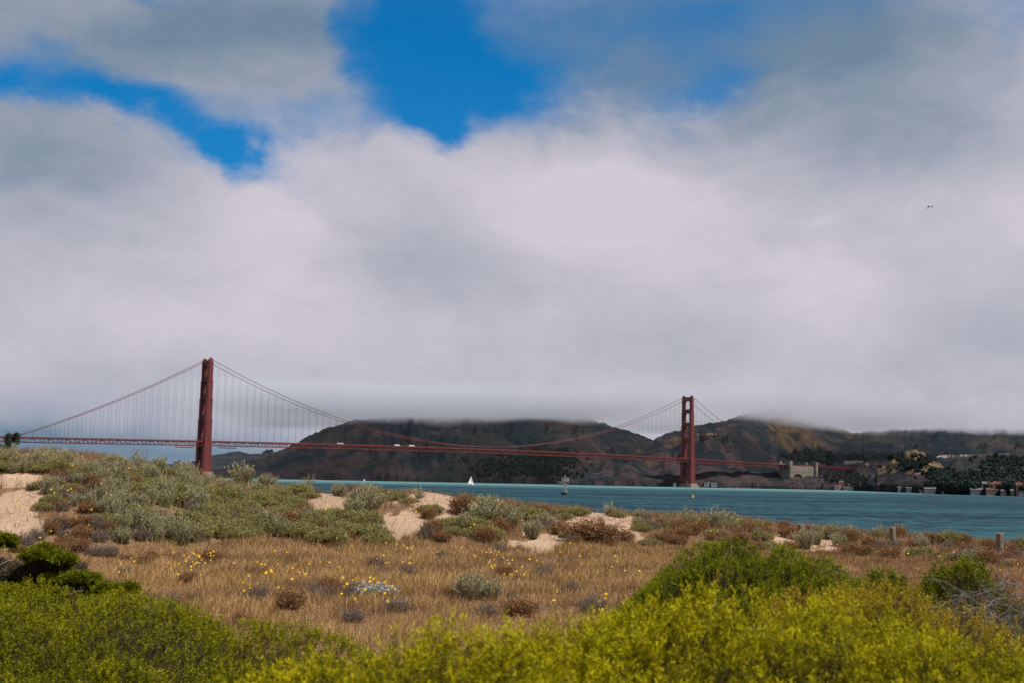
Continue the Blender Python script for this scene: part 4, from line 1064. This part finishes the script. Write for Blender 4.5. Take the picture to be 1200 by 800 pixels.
# ------------------------------------------------------------------ dune bushes (templates, about 1 m across before scaling)
def bush_mesh(kind, seed):
    r = np.random.default_rng(seed); Q = []; C = []
    def stems(n, hmin, hmax, lean, w, col, seg=4, curl=.25):
        th = r.uniform(0, 2 * PI, n); out = np.sqrt(r.uniform(0, 1, n)) * lean; h = r.uniform(hmin, hmax, n) * (1 - .25 * out / max(lean, .01))
        b = np.stack([np.cos(th) * out * .35, np.sin(th) * out * .35, 0 * th], -1) * 1.0
        d = unit(np.stack([np.cos(th) * out * 1.5, np.sin(th) * out * 1.5, np.ones(n)], -1) + r.normal(size=(n, 3)) * .12)
        pts = [b]
        for s_ in range(seg):
            d = unit(d + r.normal(size=(n, 3)) * curl * .4 + np.array([.05, 0, .10])); pts.append(pts[-1] + d * (h / seg)[:, None])
        for a, e in zip(pts[:-1], pts[1:]):
            Q.append(stem_quads(a, e, w, r)); C.append(np.broadcast_to(col, (n, 3)) * r.uniform(.7, 1.3, (n, 1)))
        return pts
    if kind == 'sage':
        pts = stems(85, .40, .78, .42, .012, np.array([.22, .17, .10]))
        for i in range(1, 5):
            a, e = pts[i - 1], pts[i]; A = unit(e - a); n = len(a); f = r.uniform(.6, 1.35, (n, 1))
            q, c = sprigs(a, A, np.linalg.norm(e - a, axis=1), 7, .075, .016, np.array([.20, .180, .085]) * f, np.array([.37, .345, .205]) * f, r, .55); Q.append(q); C.append(c)
    elif kind == 'mat':
        N = 900; a = r.uniform(0, 2 * PI, N); q = np.sqrt(r.uniform(0, 1, N)); h = np.sqrt(np.clip(1 - q * q, 0, 1))
        P = np.stack([q * np.cos(a) * .5, q * np.sin(a) * .5, h * .24 * r.uniform(.5, 1.1, N) + .02 + (fbm(q * np.cos(a) * 4 + 9, q * np.sin(a) * 4, 3, seed) - .5) * .16], -1)
        A = unit(np.stack([np.cos(a) * q * .8, np.sin(a) * q * .8, 1 + 0 * a], -1) + r.normal(size=(N, 3)) * .5); f = r.uniform(.65, 1.35, (N, 1))
        q_, c = sprigs(P, A, .08, 5, .052, .018, np.array([.135, .118, .036]) * f, np.array([.270, .240, .090]) * f, r, .7); Q.append(q_); C.append(c)
        P0 = P * np.array([.3, .3, 0]); Q.append(stem_quads(P0[:200], P[:200], .012, r)); C.append(np.tile([.12, .08, .05], (200, 1)))
    elif kind == 'rust':
        pts = stems(150, .28, .52, .48, .009, np.array([.12, .065, .035]), curl=.6)
        for i in range(2, 5):
            a = pts[i]; n = len(a); P = np.repeat(a, 3, 0) + r.normal(size=(n * 3, 3)) * .03; A = unit(r.normal(size=P.shape) + np.array([0, 0, .7])); f = r.uniform(.5, 1.5, (len(P), 1))
            q, c = sprigs(P, A, .05, 4, .035, .016, np.array([.14, .068, .030]) * f, np.array([.27, .145, .065]) * f, r, .8); Q.append(q); C.append(c)
    elif kind == 'dead':
        pts = stems(120, .25, .5, .5, .009, np.array([.15, .115, .09]), curl=.9)
        for i in range(1, 5):
            for kk in range(3):
                a = pts[i] ; e = a + unit(r.normal(size=a.shape) + np.array([0, 0, .4])) * .12; Q.append(stem_quads(a, e, .006, r)); C.append(np.broadcast_to([.17, .125, .10], a.shape) * r.uniform(.5, 1.4, (len(a), 1)))
    elif kind == 'yellow':
        pts = stems(90, .22, .42, .5, .010, np.array([.13, .12, .05]))
        for i in range(1, 4):
            a, e = pts[i - 1], pts[i]; A = unit(e - a); q, c = sprigs(a, A, np.linalg.norm(e - a, axis=1), 6, .05, .016, (.10, .10, .04), (.18, .165, .06), r, .65); Q.append(q); C.append(c)
    elif kind == 'white':
        pts = stems(70, .22, .40, .55, .010, np.array([.15, .14, .09]))
        for i in range(1, 4):
            a, e = pts[i - 1], pts[i]; A = unit(e - a); q, c = sprigs(a, A, np.linalg.norm(e - a, axis=1), 7, .05, .018, (.20, .21, .14), (.32, .33, .25), r, .65); Q.append(q); C.append(c)
        P = np.repeat(pts[-1], 9, 0) + r.normal(size=(len(pts[-1]) * 9, 3)) * np.array([.045, .045, .012])
        q = leaf_quads(P, unit(r.normal(size=P.shape) * np.array([1, 1, .25])), .03, .03, r); Q.append(q); C.append(np.broadcast_to([.42, .41, .40], (len(q), 3)) * r.uniform(.7, 1.1, (len(q), 1)))
    elif kind == 'tall':
        pts = stems(34, .5, 1.05, .34, .012, np.array([.22, .19, .12]), curl=.5)
        for i in range(1, 5):
            a, e = pts[i - 1], pts[i]; A = unit(e - a); n = len(a); f = r.uniform(.7, 1.3, (n, 1))
            q, c = sprigs(a, A, np.linalg.norm(e - a, axis=1), 8, .07, .020, np.array([.22, .20, .10]) * f, np.array([.38, .35, .21]) * f, r, .6); Q.append(q); C.append(c)
    return quads_mesh(kind + '_bush', np.concatenate(Q), np.concatenate(C), M['leaf'])
BM = {k: [bush_mesh(k, 100 + 10 * i + j) for j in range(3)] for i, k in enumerate(['sage', 'mat', 'rust', 'dead', 'yellow', 'white', 'tall'])}
NAMES = dict(sage='sagebrush', mat='dune_mat_plant', rust='dried_brown_bush', dead='bare_twig_bush', yellow='yellow_flower_bush', white='white_flower_bush', tall='tall_sagebrush')
def put(kind, x, y, s, sz=1., label=None, cat='bush', group=None, rz=None, sx=1.):
    me = BM[kind][random.randrange(3)]
    o = obj(NAMES[kind], me); z = float(ground_z(np.array(x), np.array(y)))
    o.location = (x, y, z - .02); o.rotation_euler = (0, 0, random.uniform(0, 6.28) if rz is None else rz); o.scale = (s * sx, s, s * sz)
    tag(o, label, cat, group); return o

ZN = [  # photograph regions of the dune: polygon of x range / y range, mix of kinds, spacing, phrase
    ('L', 0, 180, 529, 566, 'on the left dune crest beneath the bridge cables'),
]
LBL = {
    'sage': 'grey-green feathery sagebrush %s', 'mat': 'low grey-green mat plant %s', 'rust': 'dried rust-brown bush %s',
    'dead': 'bare brown twiggy bush %s', 'yellow': 'olive yellow-stemmed bush %s', 'tall': 'tall pale sagebrush %s', 'white': 'white-flowered bush %s'}
def scatter(n, xs, ys, kinds, where, grp, smin, smax, sand_ok=.05, seed=1, pred=None):
    r = np.random.default_rng(seed); k = 0; tries = 0; placed = []
    while k < n and tries < n * 30:
        tries += 1
        px = r.uniform(*xs); lo = np.interp(px, xs, [ys[0][0], ys[0][1]]); hi = np.interp(px, xs, [ys[1][0], ys[1][1]])
        py = r.uniform(lo, hi)
        if sandness(px, py) > sand_ok: continue
        if any((px - a) ** 2 / 1.0 + ((py - b) * 2.2) ** 2 < 10 ** 2 for a, b in placed) and r.uniform() < .8: continue
        ks = list(kinds); kind = r.choice(ks, p=np.array([kinds[q] for q in ks]) / sum(kinds.values()))
        x, y, z = hit_ground(px, py)
        s = r.uniform(smin, smax) * (1.15 if kind == 'mat' else 1.0)
        put(kind, float(x[0]), float(y[0]), s, r.uniform(.8, 1.2), LBL[kind] % where, 'bush', NAMES[kind].replace('_', ' ') + ' plants ' + where)
        placed.append((px, py)); k += 1
# left dune: crest, slope, right flank
CW = 'on the left dune crest beneath the bridge cables'
scatter(84, (-20, 230), ((536, 556), (552, 566)), dict(sage=2.2, tall=.5, yellow=2.2, mat=1.6, rust=.6), CW, 'a', .42, .75, .3, 1)
scatter(40, (70, 330), ((552, 578), (572, 586)), dict(sage=2, mat=2.5, rust=.6, dead=.3), CW, 'a', .42, .68, .2, 2)
SW = 'on the slope of the left dune above the dry grass'
scatter(40, (40, 150), ((560, 562), (600, 606)), dict(rust=2.2, mat=1.4, dead=.8, yellow=1.2, sage=.9), SW, 'b', .45, .75, .1, 3)
scatter(58, (120, 235), ((562, 570), (636, 640)), dict(sage=3.4, mat=1.3, dead=.9, rust=.7, yellow=.5), SW, 'b', .6, .95, .1, 4)
scatter(88, (215, 350), ((578, 586), (632, 628)), dict(mat=6, sage=.7, yellow=.8, dead=.3, rust=.4), SW, 'b', .6, .9, .05, 5)
scatter(22, (-20, 130), ((606, 618), (648, 655)), dict(rust=2, dead=1.5, mat=.5), SW, 'b', .45, .8, .1, 6)
# middle ridge
MW = 'on the low sandy ridge below the sailboat'
scatter(26, (345, 560), ((574, 588), (584, 594)), dict(sage=1.2, yellow=.8, mat=1, rust=.5, dead=.3), MW, 'c', .5, .8, .12, 7)
scatter(22, (340, 470), ((600, 604), (636, 636)), dict(mat=3, rust=1.2, sage=.5), MW, 'c', .7, 1.05, .0, 8)
scatter(24, (500, 640), ((590, 598), (636, 634)), dict(rust=2, mat=1, sage=1.3, dead=.3), MW, 'c', .65, 1.0, .0, 9)
# right ridge
RW = 'on the low ridge beneath the right bridge tower'
scatter(70, (590, 900), ((597, 614), (608, 624)), dict(sage=2.2, yellow=1.4, rust=2, mat=1.4, tall=.1), RW, 'd', .4, .7, .2, 10)
scatter(30, (640, 900), ((616, 622), (640, 640)), dict(rust=3, mat=.8, dead=1), RW, 'd', .5, .9, .0, 11)
OW = 'on the flat reddish ground between the wooden posts'
scatter(64, (880, 1215), ((618, 640), (648, 672)), dict(rust=3.2, mat=1.0, dead=1, yellow=.6, sage=.5), OW, 'e', .55, .95, .1, 12)
scatter(30, (900, 1215), ((616, 640), (624, 648)), dict(sage=1.5, tall=.3, rust=1), OW, 'e', .4, .65, .3, 13)
GW = 'low in the dry grass of the hollow'
scatter(34, (130, 740), ((640, 640), (735, 745)), dict(rust=2, dead=2), GW, 'f', .4, .75, 0, 14)
def one(kind, px, py, s, sz, label, sx=1., rz=None):
    x, y, z = hit_ground(px, py); return put(kind, float(x[0]), float(y[0]), s, sz, label, 'bush', None, rz, sx)
one('sage', 285, 558, 1.25, .9, 'pale sagebrush fringing the dune crest just right of the left bridge tower')
one('sage', 312, 561, .9, .8, 'small pale sagebrush at the end of the crest right of the left bridge tower')
one('sage', 428, 600, 1.35, 1.0, 'large grey sagebrush standing in open sand left of the sailboat', 1.3, 0.)
one('sage', 415, 603, 1.0, .9, 'smaller grey sagebrush leaning left in the open sand')
one('rust', 543, 602, 1.15, 1.25, 'round rust-brown bush on the ridge directly below the sailboat', 1.2)
one('sage', 572, 616, 1.35, .95, 'wide sagebrush with a dark base right of the round rust-brown bush', 1.5, 0.)
one('sage', 634, 614, .85, .7, 'grey sagebrush on the ridge below the navigation buoy', 1.4, 0.)
one('rust', 692, 636, 1.5, 1.1, 'broad brown bush in front of the right sand patch', 1.6, 0.)
one('dead', 498, 598, .55, .8, 'small dark bare bush alone in the sand below the sailboat')
one('tall', 492, 583, .65, .8, 'pale upright plant on the bare sand crest left of the sailboat')
one('tall', 360, 577, .55, 1.4, 'single tall stalk standing against the water at the dune shoulder')
one('tall', 716, 604, .7, .95, 'cluster of pale upright stalks on the ridge right of the buoy')
one('tall', 803, 610, .7, .95, 'pale upright stalks on the ridge just below the right bridge tower')
one('sage', 840, 618, 1.2, .85, 'wide pale sagebrush on the ridge right of the right bridge tower', 1.3, 0.)
one('yellow', 386, 602, .8, .8, 'small orange-yellow bush in the sand at the foot of the dune shoulder')
one('sage', 552, 702, .74, 1.0, 'grey sagebrush standing alone in the dry grass', 1.35, 0.)
one('sage', 578, 703, .55, .9, 'small sagebrush leaning right beside the lone sagebrush in the grass')
one('rust', 532, 700, .6, .9, 'low brown bush at the left side of the lone sagebrush in the grass')
one('white', 437, 699, .85, .95, 'white-flowered bush low in the dry grass', 1.3, 0.)
one('dead', 372, 701, .75, .9, 'dark bare bush in the dry grass left of the white-flowered bush')
one('dead', 668, 692, .65, .8, 'low dark dead bush in the dry grass left of the deep green mound')
one('dead', 225, 668, .7, .8, 'dark bush full of yellow flowers at the foot of the left dune', 1.4, 0.)
one('dead', 585, 660, .9, .5, 'low brown bush in the grass behind the lone sagebrush', 1.6, 0.)
for i, (px, py, s) in enumerate([(1140, 664, .65), (1160, 660, .8), (1183, 660, .6), (1168, 652, .6)]):
    one('white', px, py, s, .8, 'pale white-flowered bush at the right edge near the wooden post')['group'] = 'white flowered bushes by the right post'

# ------------------------------------------------------------------ dry grass and low ground cover
def blades(x, y, z, h, w, c, r, lean=1.0, wind=(.12, .05)):
    n = len(x); th = r.uniform(0, 2 * PI, n); ln = r.uniform(0, lean, n)
    dx = np.cos(th) * ln + wind[0]; dy = np.sin(th) * ln + wind[1]
    fa = r.uniform(0, PI, n); sx, sy = np.cos(fa) * w / 2, np.sin(fa) * w / 2
    b = np.stack([x, y, z], -1); m = b + np.stack([dx * h * .3, dy * h * .3, h * .55], -1); t = b + np.stack([dx * h, dy * h, h * (1 - .25 * ln)], -1)
    s = np.stack([sx, sy, 0 * sx], -1)
    V = np.stack([b - s, b + s, m + s * .8, m - s * .8, t], 1).reshape(-1, 3)
    i = np.arange(n)[:, None] * 5
    F = np.concatenate([i + np.array([0, 1, 2, 3]), i + np.array([3, 2, 4])], 1).ravel()
    return V, F, np.tile([4, 3], n), np.repeat(c, 5, 0)
def build_grass():
    r = np.random.default_rng(5); N = 640000
    D = np.sqrt(r.uniform(10.5 ** 2, 38 ** 2, N)); az = r.uniform(-.45, .45, N); x = D * np.sin(az); y = D * np.cos(az); z = ground_z(x, y)
    px, py = to_px(x, y, z)
    foot = np.interp(px, [-100, 0, 60, 110, 200, 350, 640, 800, 900, 1300], [650, 650, 650, 630, 630, 630, 636, 632, 630, 640])
    p = smooth(py, foot - 14, foot + 8) * (1 - np.clip(sandness(px, py) * 2, 0, 1))
    p *= .35 + .9 * smooth(fbm(x * 1.3, y * 1.3, 3, 41), .3, .6)
    keep = r.uniform(0, 1, N) < p; x, y, z, px, py, D = x[keep], y[keep], z[keep], px[keep], py[keep], D[keep]
    n = len(x); a = fbm(x * .35, y * .6, 3, 51); b = fbm(x * 2.2, y * 2.2, 3, 61)
    straw = np.array([.42, .265, .095]); tan = np.array([.31, .175, .062]); brown = np.array([.12, .060, .030]); pale = np.array([.48, .33, .18])
    f = np.clip(smooth(a * .6 + b * .4, .38, .6) + r.uniform(-.35, .35, n), 0, 1)[:, None]
    c = tan * (1 - f) + straw * f; bp = smooth(fbm(x * .55 + 3, y * .9, 4, 91), .50, .62)[:, None] * .7; c = c * (1 - bp) + brown * 1.25 * bp
    red = smooth(px, 880, 1050)[:, None] * .6; c = c * (1 - red) + np.array([.26, .13, .070]) * red
    u = r.uniform(0, 1, (n, 1)); c = np.where(u < .2, brown, c); c = np.where(u > .9, pale, c); c = c * r.uniform(.7, 1.25, (n, 1))
    h = (.07 + .21 * smooth(b, .3, .7) * (.5 + smooth(a, .3, .6) * .5)) * r.uniform(.5, 1.3, n) * np.interp(D, [10, 38], [1.05, .9])
    V, F, S, CC = blades(x, y, z - .02, h, np.interp(D, [10, 38], [.0042, .009]), c, r)
    tag(obj('grass', raw_mesh('grass', V, F, S, M['grass'], CC)), 'tall dry straw-coloured grass filling the hollow before the dune', 'grass', kind='stuff')
    # low cover among the dune bushes: short stems, brown and grey-green
    N = 460000; D = np.sqrt(r.uniform(26 ** 2, 52 ** 2, N)); az = r.uniform(-.47, .47, N); x = D * np.sin(az); y = D * np.cos(az); z = ground_z(x, y)
    px, py = to_px(x, y, z)
    foot = np.interp(px, [-100, 0, 60, 110, 200, 350, 640, 800, 900, 1300], [650, 650, 650, 630, 630, 630, 636, 632, 630, 640])
    p = (1 - smooth(py, foot - 4, foot + 20)) * (1 - np.clip(sandness(px, py) * 2.2 + .55, 0, .955))
    p = p * (.25 + smooth(fbm(x * 1.5, y * 1.5, 3, 43), .35, .6))
    keep = r.uniform(0, 1, N) < p; x, y, z, px, D = x[keep], y[keep], z[keep], px[keep], D[keep]; n = len(x)
    g = smooth(fbm(x * .8, y * .8, 3, 71), .4, .6)[:, None]; left = (1 - smooth(px, 330, 620))[:, None]
    green = np.array([.20, .185, .075]) * (.7 + .3 * left); rb = np.array([.22, .125, .062])
    mix = np.clip(g * (.35 + .6 * left), 0, 1); c = rb * (1 - mix) + green * mix; u = r.uniform(0, 1, (n, 1)); c = np.where(u > .88, [.36, .27, .17], c); c = c * r.uniform(.6, 1.35, (n, 1))
    V, F, S, CC = blades(x, y, z - .02, r.uniform(.08, .34, n), .011, c, r, .8)
    tag(obj('undergrowth', raw_mesh('undergrowth', V, F, S, M['grass'], CC)), 'short brown and grey-green cover between the dune bushes', 'undergrowth', kind='stuff')
build_grass()

# ------------------------------------------------------------------ yellow flowers
def flower_mesh(seed, c=(.80, .50, .015)):
    r = np.random.default_rng(seed); V = []; F = []; C = []
    def face(q, col): b = len(V); V.extend(q); F.append(tuple(range(b, b + len(q)))); C.extend([col] * len(q))
    tilt = np.array([r.uniform(-.3, .3), -.75, .65]); tilt /= np.linalg.norm(tilt); u = np.cross(tilt, [0, 0, 1]); u /= np.linalg.norm(u); v = np.cross(u, tilt)
    top = np.array([.04, 0, .40])
    for a in (0, PI / 2):
        s = np.array([math.cos(a), math.sin(a), 0]) * .003; face([-s, s, top * .5 + s + [.02, 0, 0], top * .5 - s + [.02, 0, 0]], (.14, .13, .05)); face([top * .5 - s + [.02, 0, 0], top * .5 + s + [.02, 0, 0], top + s, top - s], (.16, .15, .06))
    for i in range(11):
        a = i * 2 * PI / 11 + r.uniform(-.1, .1); d = u * math.cos(a) + v * math.sin(a); e = -u * math.sin(a) + v * math.cos(a); l = .032 * r.uniform(.85, 1.15)
        face([top + d * .006, top + d * l * .65 + e * .0085 + tilt * .004, top + d * l + tilt * .001, top + d * l * .65 - e * .0085 + tilt * .004], c)
    for i in range(8):
        a = i * PI / 4; a2 = a + PI / 4
        face([top + tilt * .011, top + (u * math.cos(a) + v * math.sin(a)) * .011 + tilt * .006, top + (u * math.cos(a2) + v * math.sin(a2)) * .011 + tilt * .006], (.55, .27, .01))
    sizes = [len(f) for f in F]
    return raw_mesh('wildflower', np.array(V), np.concatenate([np.array(f) for f in F]), sizes, M['leaf'], np.array(C))
FM = [flower_mesh(i) for i in range(4)]
def flowers():
    r = np.random.default_rng(9); L = []
    cl = [  # x, y, spread x, spread y, count, region
        (232, 660, 22, 9, 30, 1), (150, 665, 14, 5, 7, 1), (305, 662, 45, 12, 16, 1), (365, 661, 26, 6, 12, 2), (290, 692, 22, 6, 12, 1), (340, 695, 14, 8, 6, 2), (395, 690, 24, 10, 7, 2),
        (462, 661, 26, 7, 14, 2), (465, 642, 16, 3, 11, 2), (430, 695, 22, 6, 9, 2), (412, 714, 9, 4, 5, 2), (560, 645, 30, 6, 10, 2), (600, 663, 35, 7, 20, 2), (575, 658, 12, 3, 5, 2), (605, 680, 20, 6, 8, 2),
        (665, 648, 26, 8, 8, 3), (735, 668, 18, 6, 12, 3), (694, 662, 22, 8, 4, 3), (700, 705, 22, 8, 6, 3), (645, 707, 6, 4, 3, 2), (705, 731, 8, 3, 3, 3), (553, 620, 14, 3, 5, 2),
        (115, 543, 40, 7, 12, 0), (60, 578, 30, 9, 14, 0), (15, 590, 14, 5, 8, 0), (110, 600, 40, 14, 10, 0), (60, 630, 40, 10, 9, 0), (385, 598, 10, 5, 10, 2), (470, 602, 16, 8, 8, 2), (620, 606, 45, 7, 10, 2),
        (1100, 650, 60, 12, 12, 4), (1035, 642, 30, 8, 5, 4), (870, 622, 30, 5, 5, 4), (945, 640, 30, 5, 4, 4), (830, 612, 40, 5, 4, 4), (1180, 668, 10, 5, 3, 4), (440, 704, 20, 6, 6, 2)]
    for cx, cy, sx, sy, n, g in cl:
        for i in range(n if cx == 232 else max(2, int(n * (.68 if g < 3 else .45)))): L.append((cx + r.normal() * sx * .75, cy + r.normal() * sy * .85, g))
    G = ['small yellow daisy on the left dune among the bushes', 'small yellow daisy in the dry grass at the foot of the left dune', 'small yellow daisy in the dry grass around the lone sagebrush and white-flowered bush',
         'small yellow daisy in the dry grass left of the deep green mound', 'small yellow daisy on the reddish ground near the wooden posts']
    GN = ['yellow daisies on the left dune', 'yellow daisies at the foot of the left dune', 'yellow daisies in the middle of the dry grass', 'yellow daisies left of the green mound', 'yellow daisies near the wooden posts']
    P = np.array([(a, b) for a, b, _ in L]); n0 = len(P)
    x, y, z = hit_ground(P[:, 0], P[:, 1] + 12)
    for i in range(n0):
        g = L[i][2]; o = obj('wildflower', FM[i % 4]); s = r.uniform(.5, .92) * (.85 if y[i] < 30 else 1.0)
        o.location = (x[i], y[i], z[i]); o.rotation_euler = (r.uniform(-.15, .15), r.uniform(-.15, .2), r.uniform(-.5, .5)); o.scale = (s, s, r.uniform(.6, 1.0))
        tag(o, G[g], 'flower', GN[g])
    # one taller bloom against the water
    px, py = 812, 612; xx, yy, zz = hit_ground(px, py); o = obj('wildflower', flower_mesh(77, (.55, .28, .03))); zt = at_depth(px, 581, float(yy[0]))[2]
    o.location = (float(xx[0]) - .05, float(yy[0]), float(zz[0])); s = (zt - float(zz[0])) / .40; o.scale = (1.25, 1.25, s); tag(o, 'orange-yellow bloom on a tall stalk seen against the water below the right tower', 'flower')
flowers()

# ------------------------------------------------------------------ fence posts
def post(px, ytop, ybase, wpx, label, thin=False):
    xx, yy, zz = hit_ground(px, ybase); y = float(yy[0]); x = float(ray(px, ybase)[0]) * y; z0 = float(ground_z(np.array(x), np.array(y)))
    zt = at_depth(px, ytop, y)[2]; w = wpx * y / F_PX; b = MB(); n = 10
    pts = [(math.cos(2 * PI * i / n) * w / 2 * (1 + .08 * math.sin(i * 2.3)), math.sin(2 * PI * i / n) * w / 2) for i in range(n)]
    b.prism(pts, -.3, zt - z0 - .03); b.prism(pts, zt - z0 - .029, zt - z0, [(a * .8 + .01, c * .8) for a, c in pts])
    o = b.build('fence_post', M['post']); o.location = (x, y, z0); o.rotation_euler = (R(random.uniform(-3, 3)), R(random.uniform(-3, 3)), random.uniform(0, 3)); tag(o, label, 'post', None if thin else 'weathered posts along the shore')
post(1046.5, 617, 640, 7, 'weathered round wooden post standing among pale bushes against the water')
post(1172, 624, 650, 8.5, 'thicker weathered wooden post beside the white-flowered bushes')
post(938.5, 613.5, 628, 8, 'low pale wooden stump barely showing above the reddish plants')
post(1010.5, 617, 634, 1.6, 'thin dark stake left of the round wooden post', True)

# ------------------------------------------------------------------ trees far off
def ragged_tree(seed):
    """a small crown of ragged leaf clumps, about one unit in radius"""
    r = np.random.default_rng(seed); N = 90; d = unit(r.normal(size=(N, 3))); P = d * (.35 + .65 * r.uniform(0, 1, (N, 1)) ** .5) * (.75 + .5 * r.uniform(0, 1, (N, 1)))
    u = unit(np.cross(d, r.normal(size=(N, 3)))); v = np.cross(d + r.normal(size=(N, 3)) * .35, u); s = r.uniform(.28, .5, (N, 1))
    V = np.stack([P + u * s, P - u * s * .6 + v * s * .8, P - u * s * .6 - v * s * .8], 1).reshape(-1, 3)
    return V, np.arange(N * 3).reshape(N, 3)
def woods():
    r = np.random.default_rng(15); T = [ragged_tree(i) for i in range(8)]; V = []; F = []; C = []; base = 0
    areas = [(1155, 562, 50, 9, 330, 6), (1120, 572, 22, 6, 110, 5.5), (1105, 557, 22, 6, 70, 6), (953, 536, 26, 5, 170, 6.5), (1000, 536, 28, 4, 70, 6), (1040, 536, 16, 4, 60, 5), (610, 548, 50, 10, 260, 7), 
             (640, 536, 40, 8, 120, 7),   (990, 562, 22, 6, 110, 5), (1085, 538, 10, 4, 40, 4.5), (1180, 540, 30, 6, 90, 6), (1066, 545, 14, 5, 60, 5),   (1190, 573, 20, 4, 50, 5), (185, 541, 26, 2, 60, 9), (312, 529, 6, 1.5, 14, 8),  ]
    areas = [(a, b_, c_, d_, int(n * 1.9), s * .66) for a, b_, c_, d_, n, s in areas]
    for cx, cy, sx, sy, n, s in areas:
        P, ok = hit_hill(cx + r.normal(size=n) * sx * .55, cy + r.normal(size=n) * sy * .55)
        for p in P[ok]:
            v, f = T[r.integers(8)]; k = s * r.uniform(.6, 1.35); a = r.uniform(0, 6.28); Rz = np.array([[math.cos(a), -math.sin(a), 0], [math.sin(a), math.cos(a), 0], [0, 0, 1]])
            vv = (v * np.array([1, 1, r.uniform(.9, 1.5)]) * k) @ Rz.T + p + np.array([0, 0, k * .55]); V.append(vv); F.append(f + base); base += len(v)
            C.append(np.tile(np.array([.014, .022, .018]) * r.uniform(.6, 1.5), (len(v), 1)))
    V = np.concatenate(V); F = np.concatenate(F); me = raw_mesh('woods', V, F, np.full(len(F), 3), M['leaf_far'], np.concatenate(C))
    tag(obj('woods', me), 'dark wooded patches on the far hills across the water', 'woods', kind='stuff')
M['leaf_far'] = attr_mat('far_foliage', .9, 0, .05)
woods()
def bluff_tree(px, ytop, ybase, wpx, D, seed, label, grp=None):
    r = np.random.default_rng(seed); p = at_depth(px, ybase, D); H = at_depth(px, ytop, D)[2] - p[2]; W = wpx * D / F_PX
    root = empty('bluff_tree', p); tag(root, label, 'tree', grp)
    t = MB(); t.tube([(0, 0, -6), (.2, 0, H * .3), (-.1, .1, H * .75)], [.9, .6, .25], 8)
    for i in range(7): a = r.uniform(0, 6.28); t.tube([(0, 0, H * .3), (math.cos(a) * W * .3, math.sin(a) * W * .3, H * r.uniform(.5, .85))], [.35, .1], 5)
    t.build('trunk', M['post'], root)
    N = 1600; cl = r.normal(size=(14, 3)) * np.array([W * .22, W * .22, H * .17]) + np.array([0, 0, H * .62]); P = cl[r.integers(14, size=N)] + r.normal(size=(N, 3)) * np.array([W * .09, W * .09, H * .07])
    q = leaf_quads(P, unit(r.normal(size=(N, 3))), 1.7, 1.2, r); obj('crown', quads_mesh('crown', q, np.broadcast_to([.035, .045, .025], (N, 3)) * r.uniform(.5, 1.6, (N, 1)), M['leaf']), root)
bluff_tree(9, 506, 524, 13, 1900, 1, 'dark bushy tree at the left end of the bridge, the lower of two')
bluff_tree(17, 505, 524, 12, 1915, 2, 'dark bushy tree at the left end of the bridge, where the cables come down')
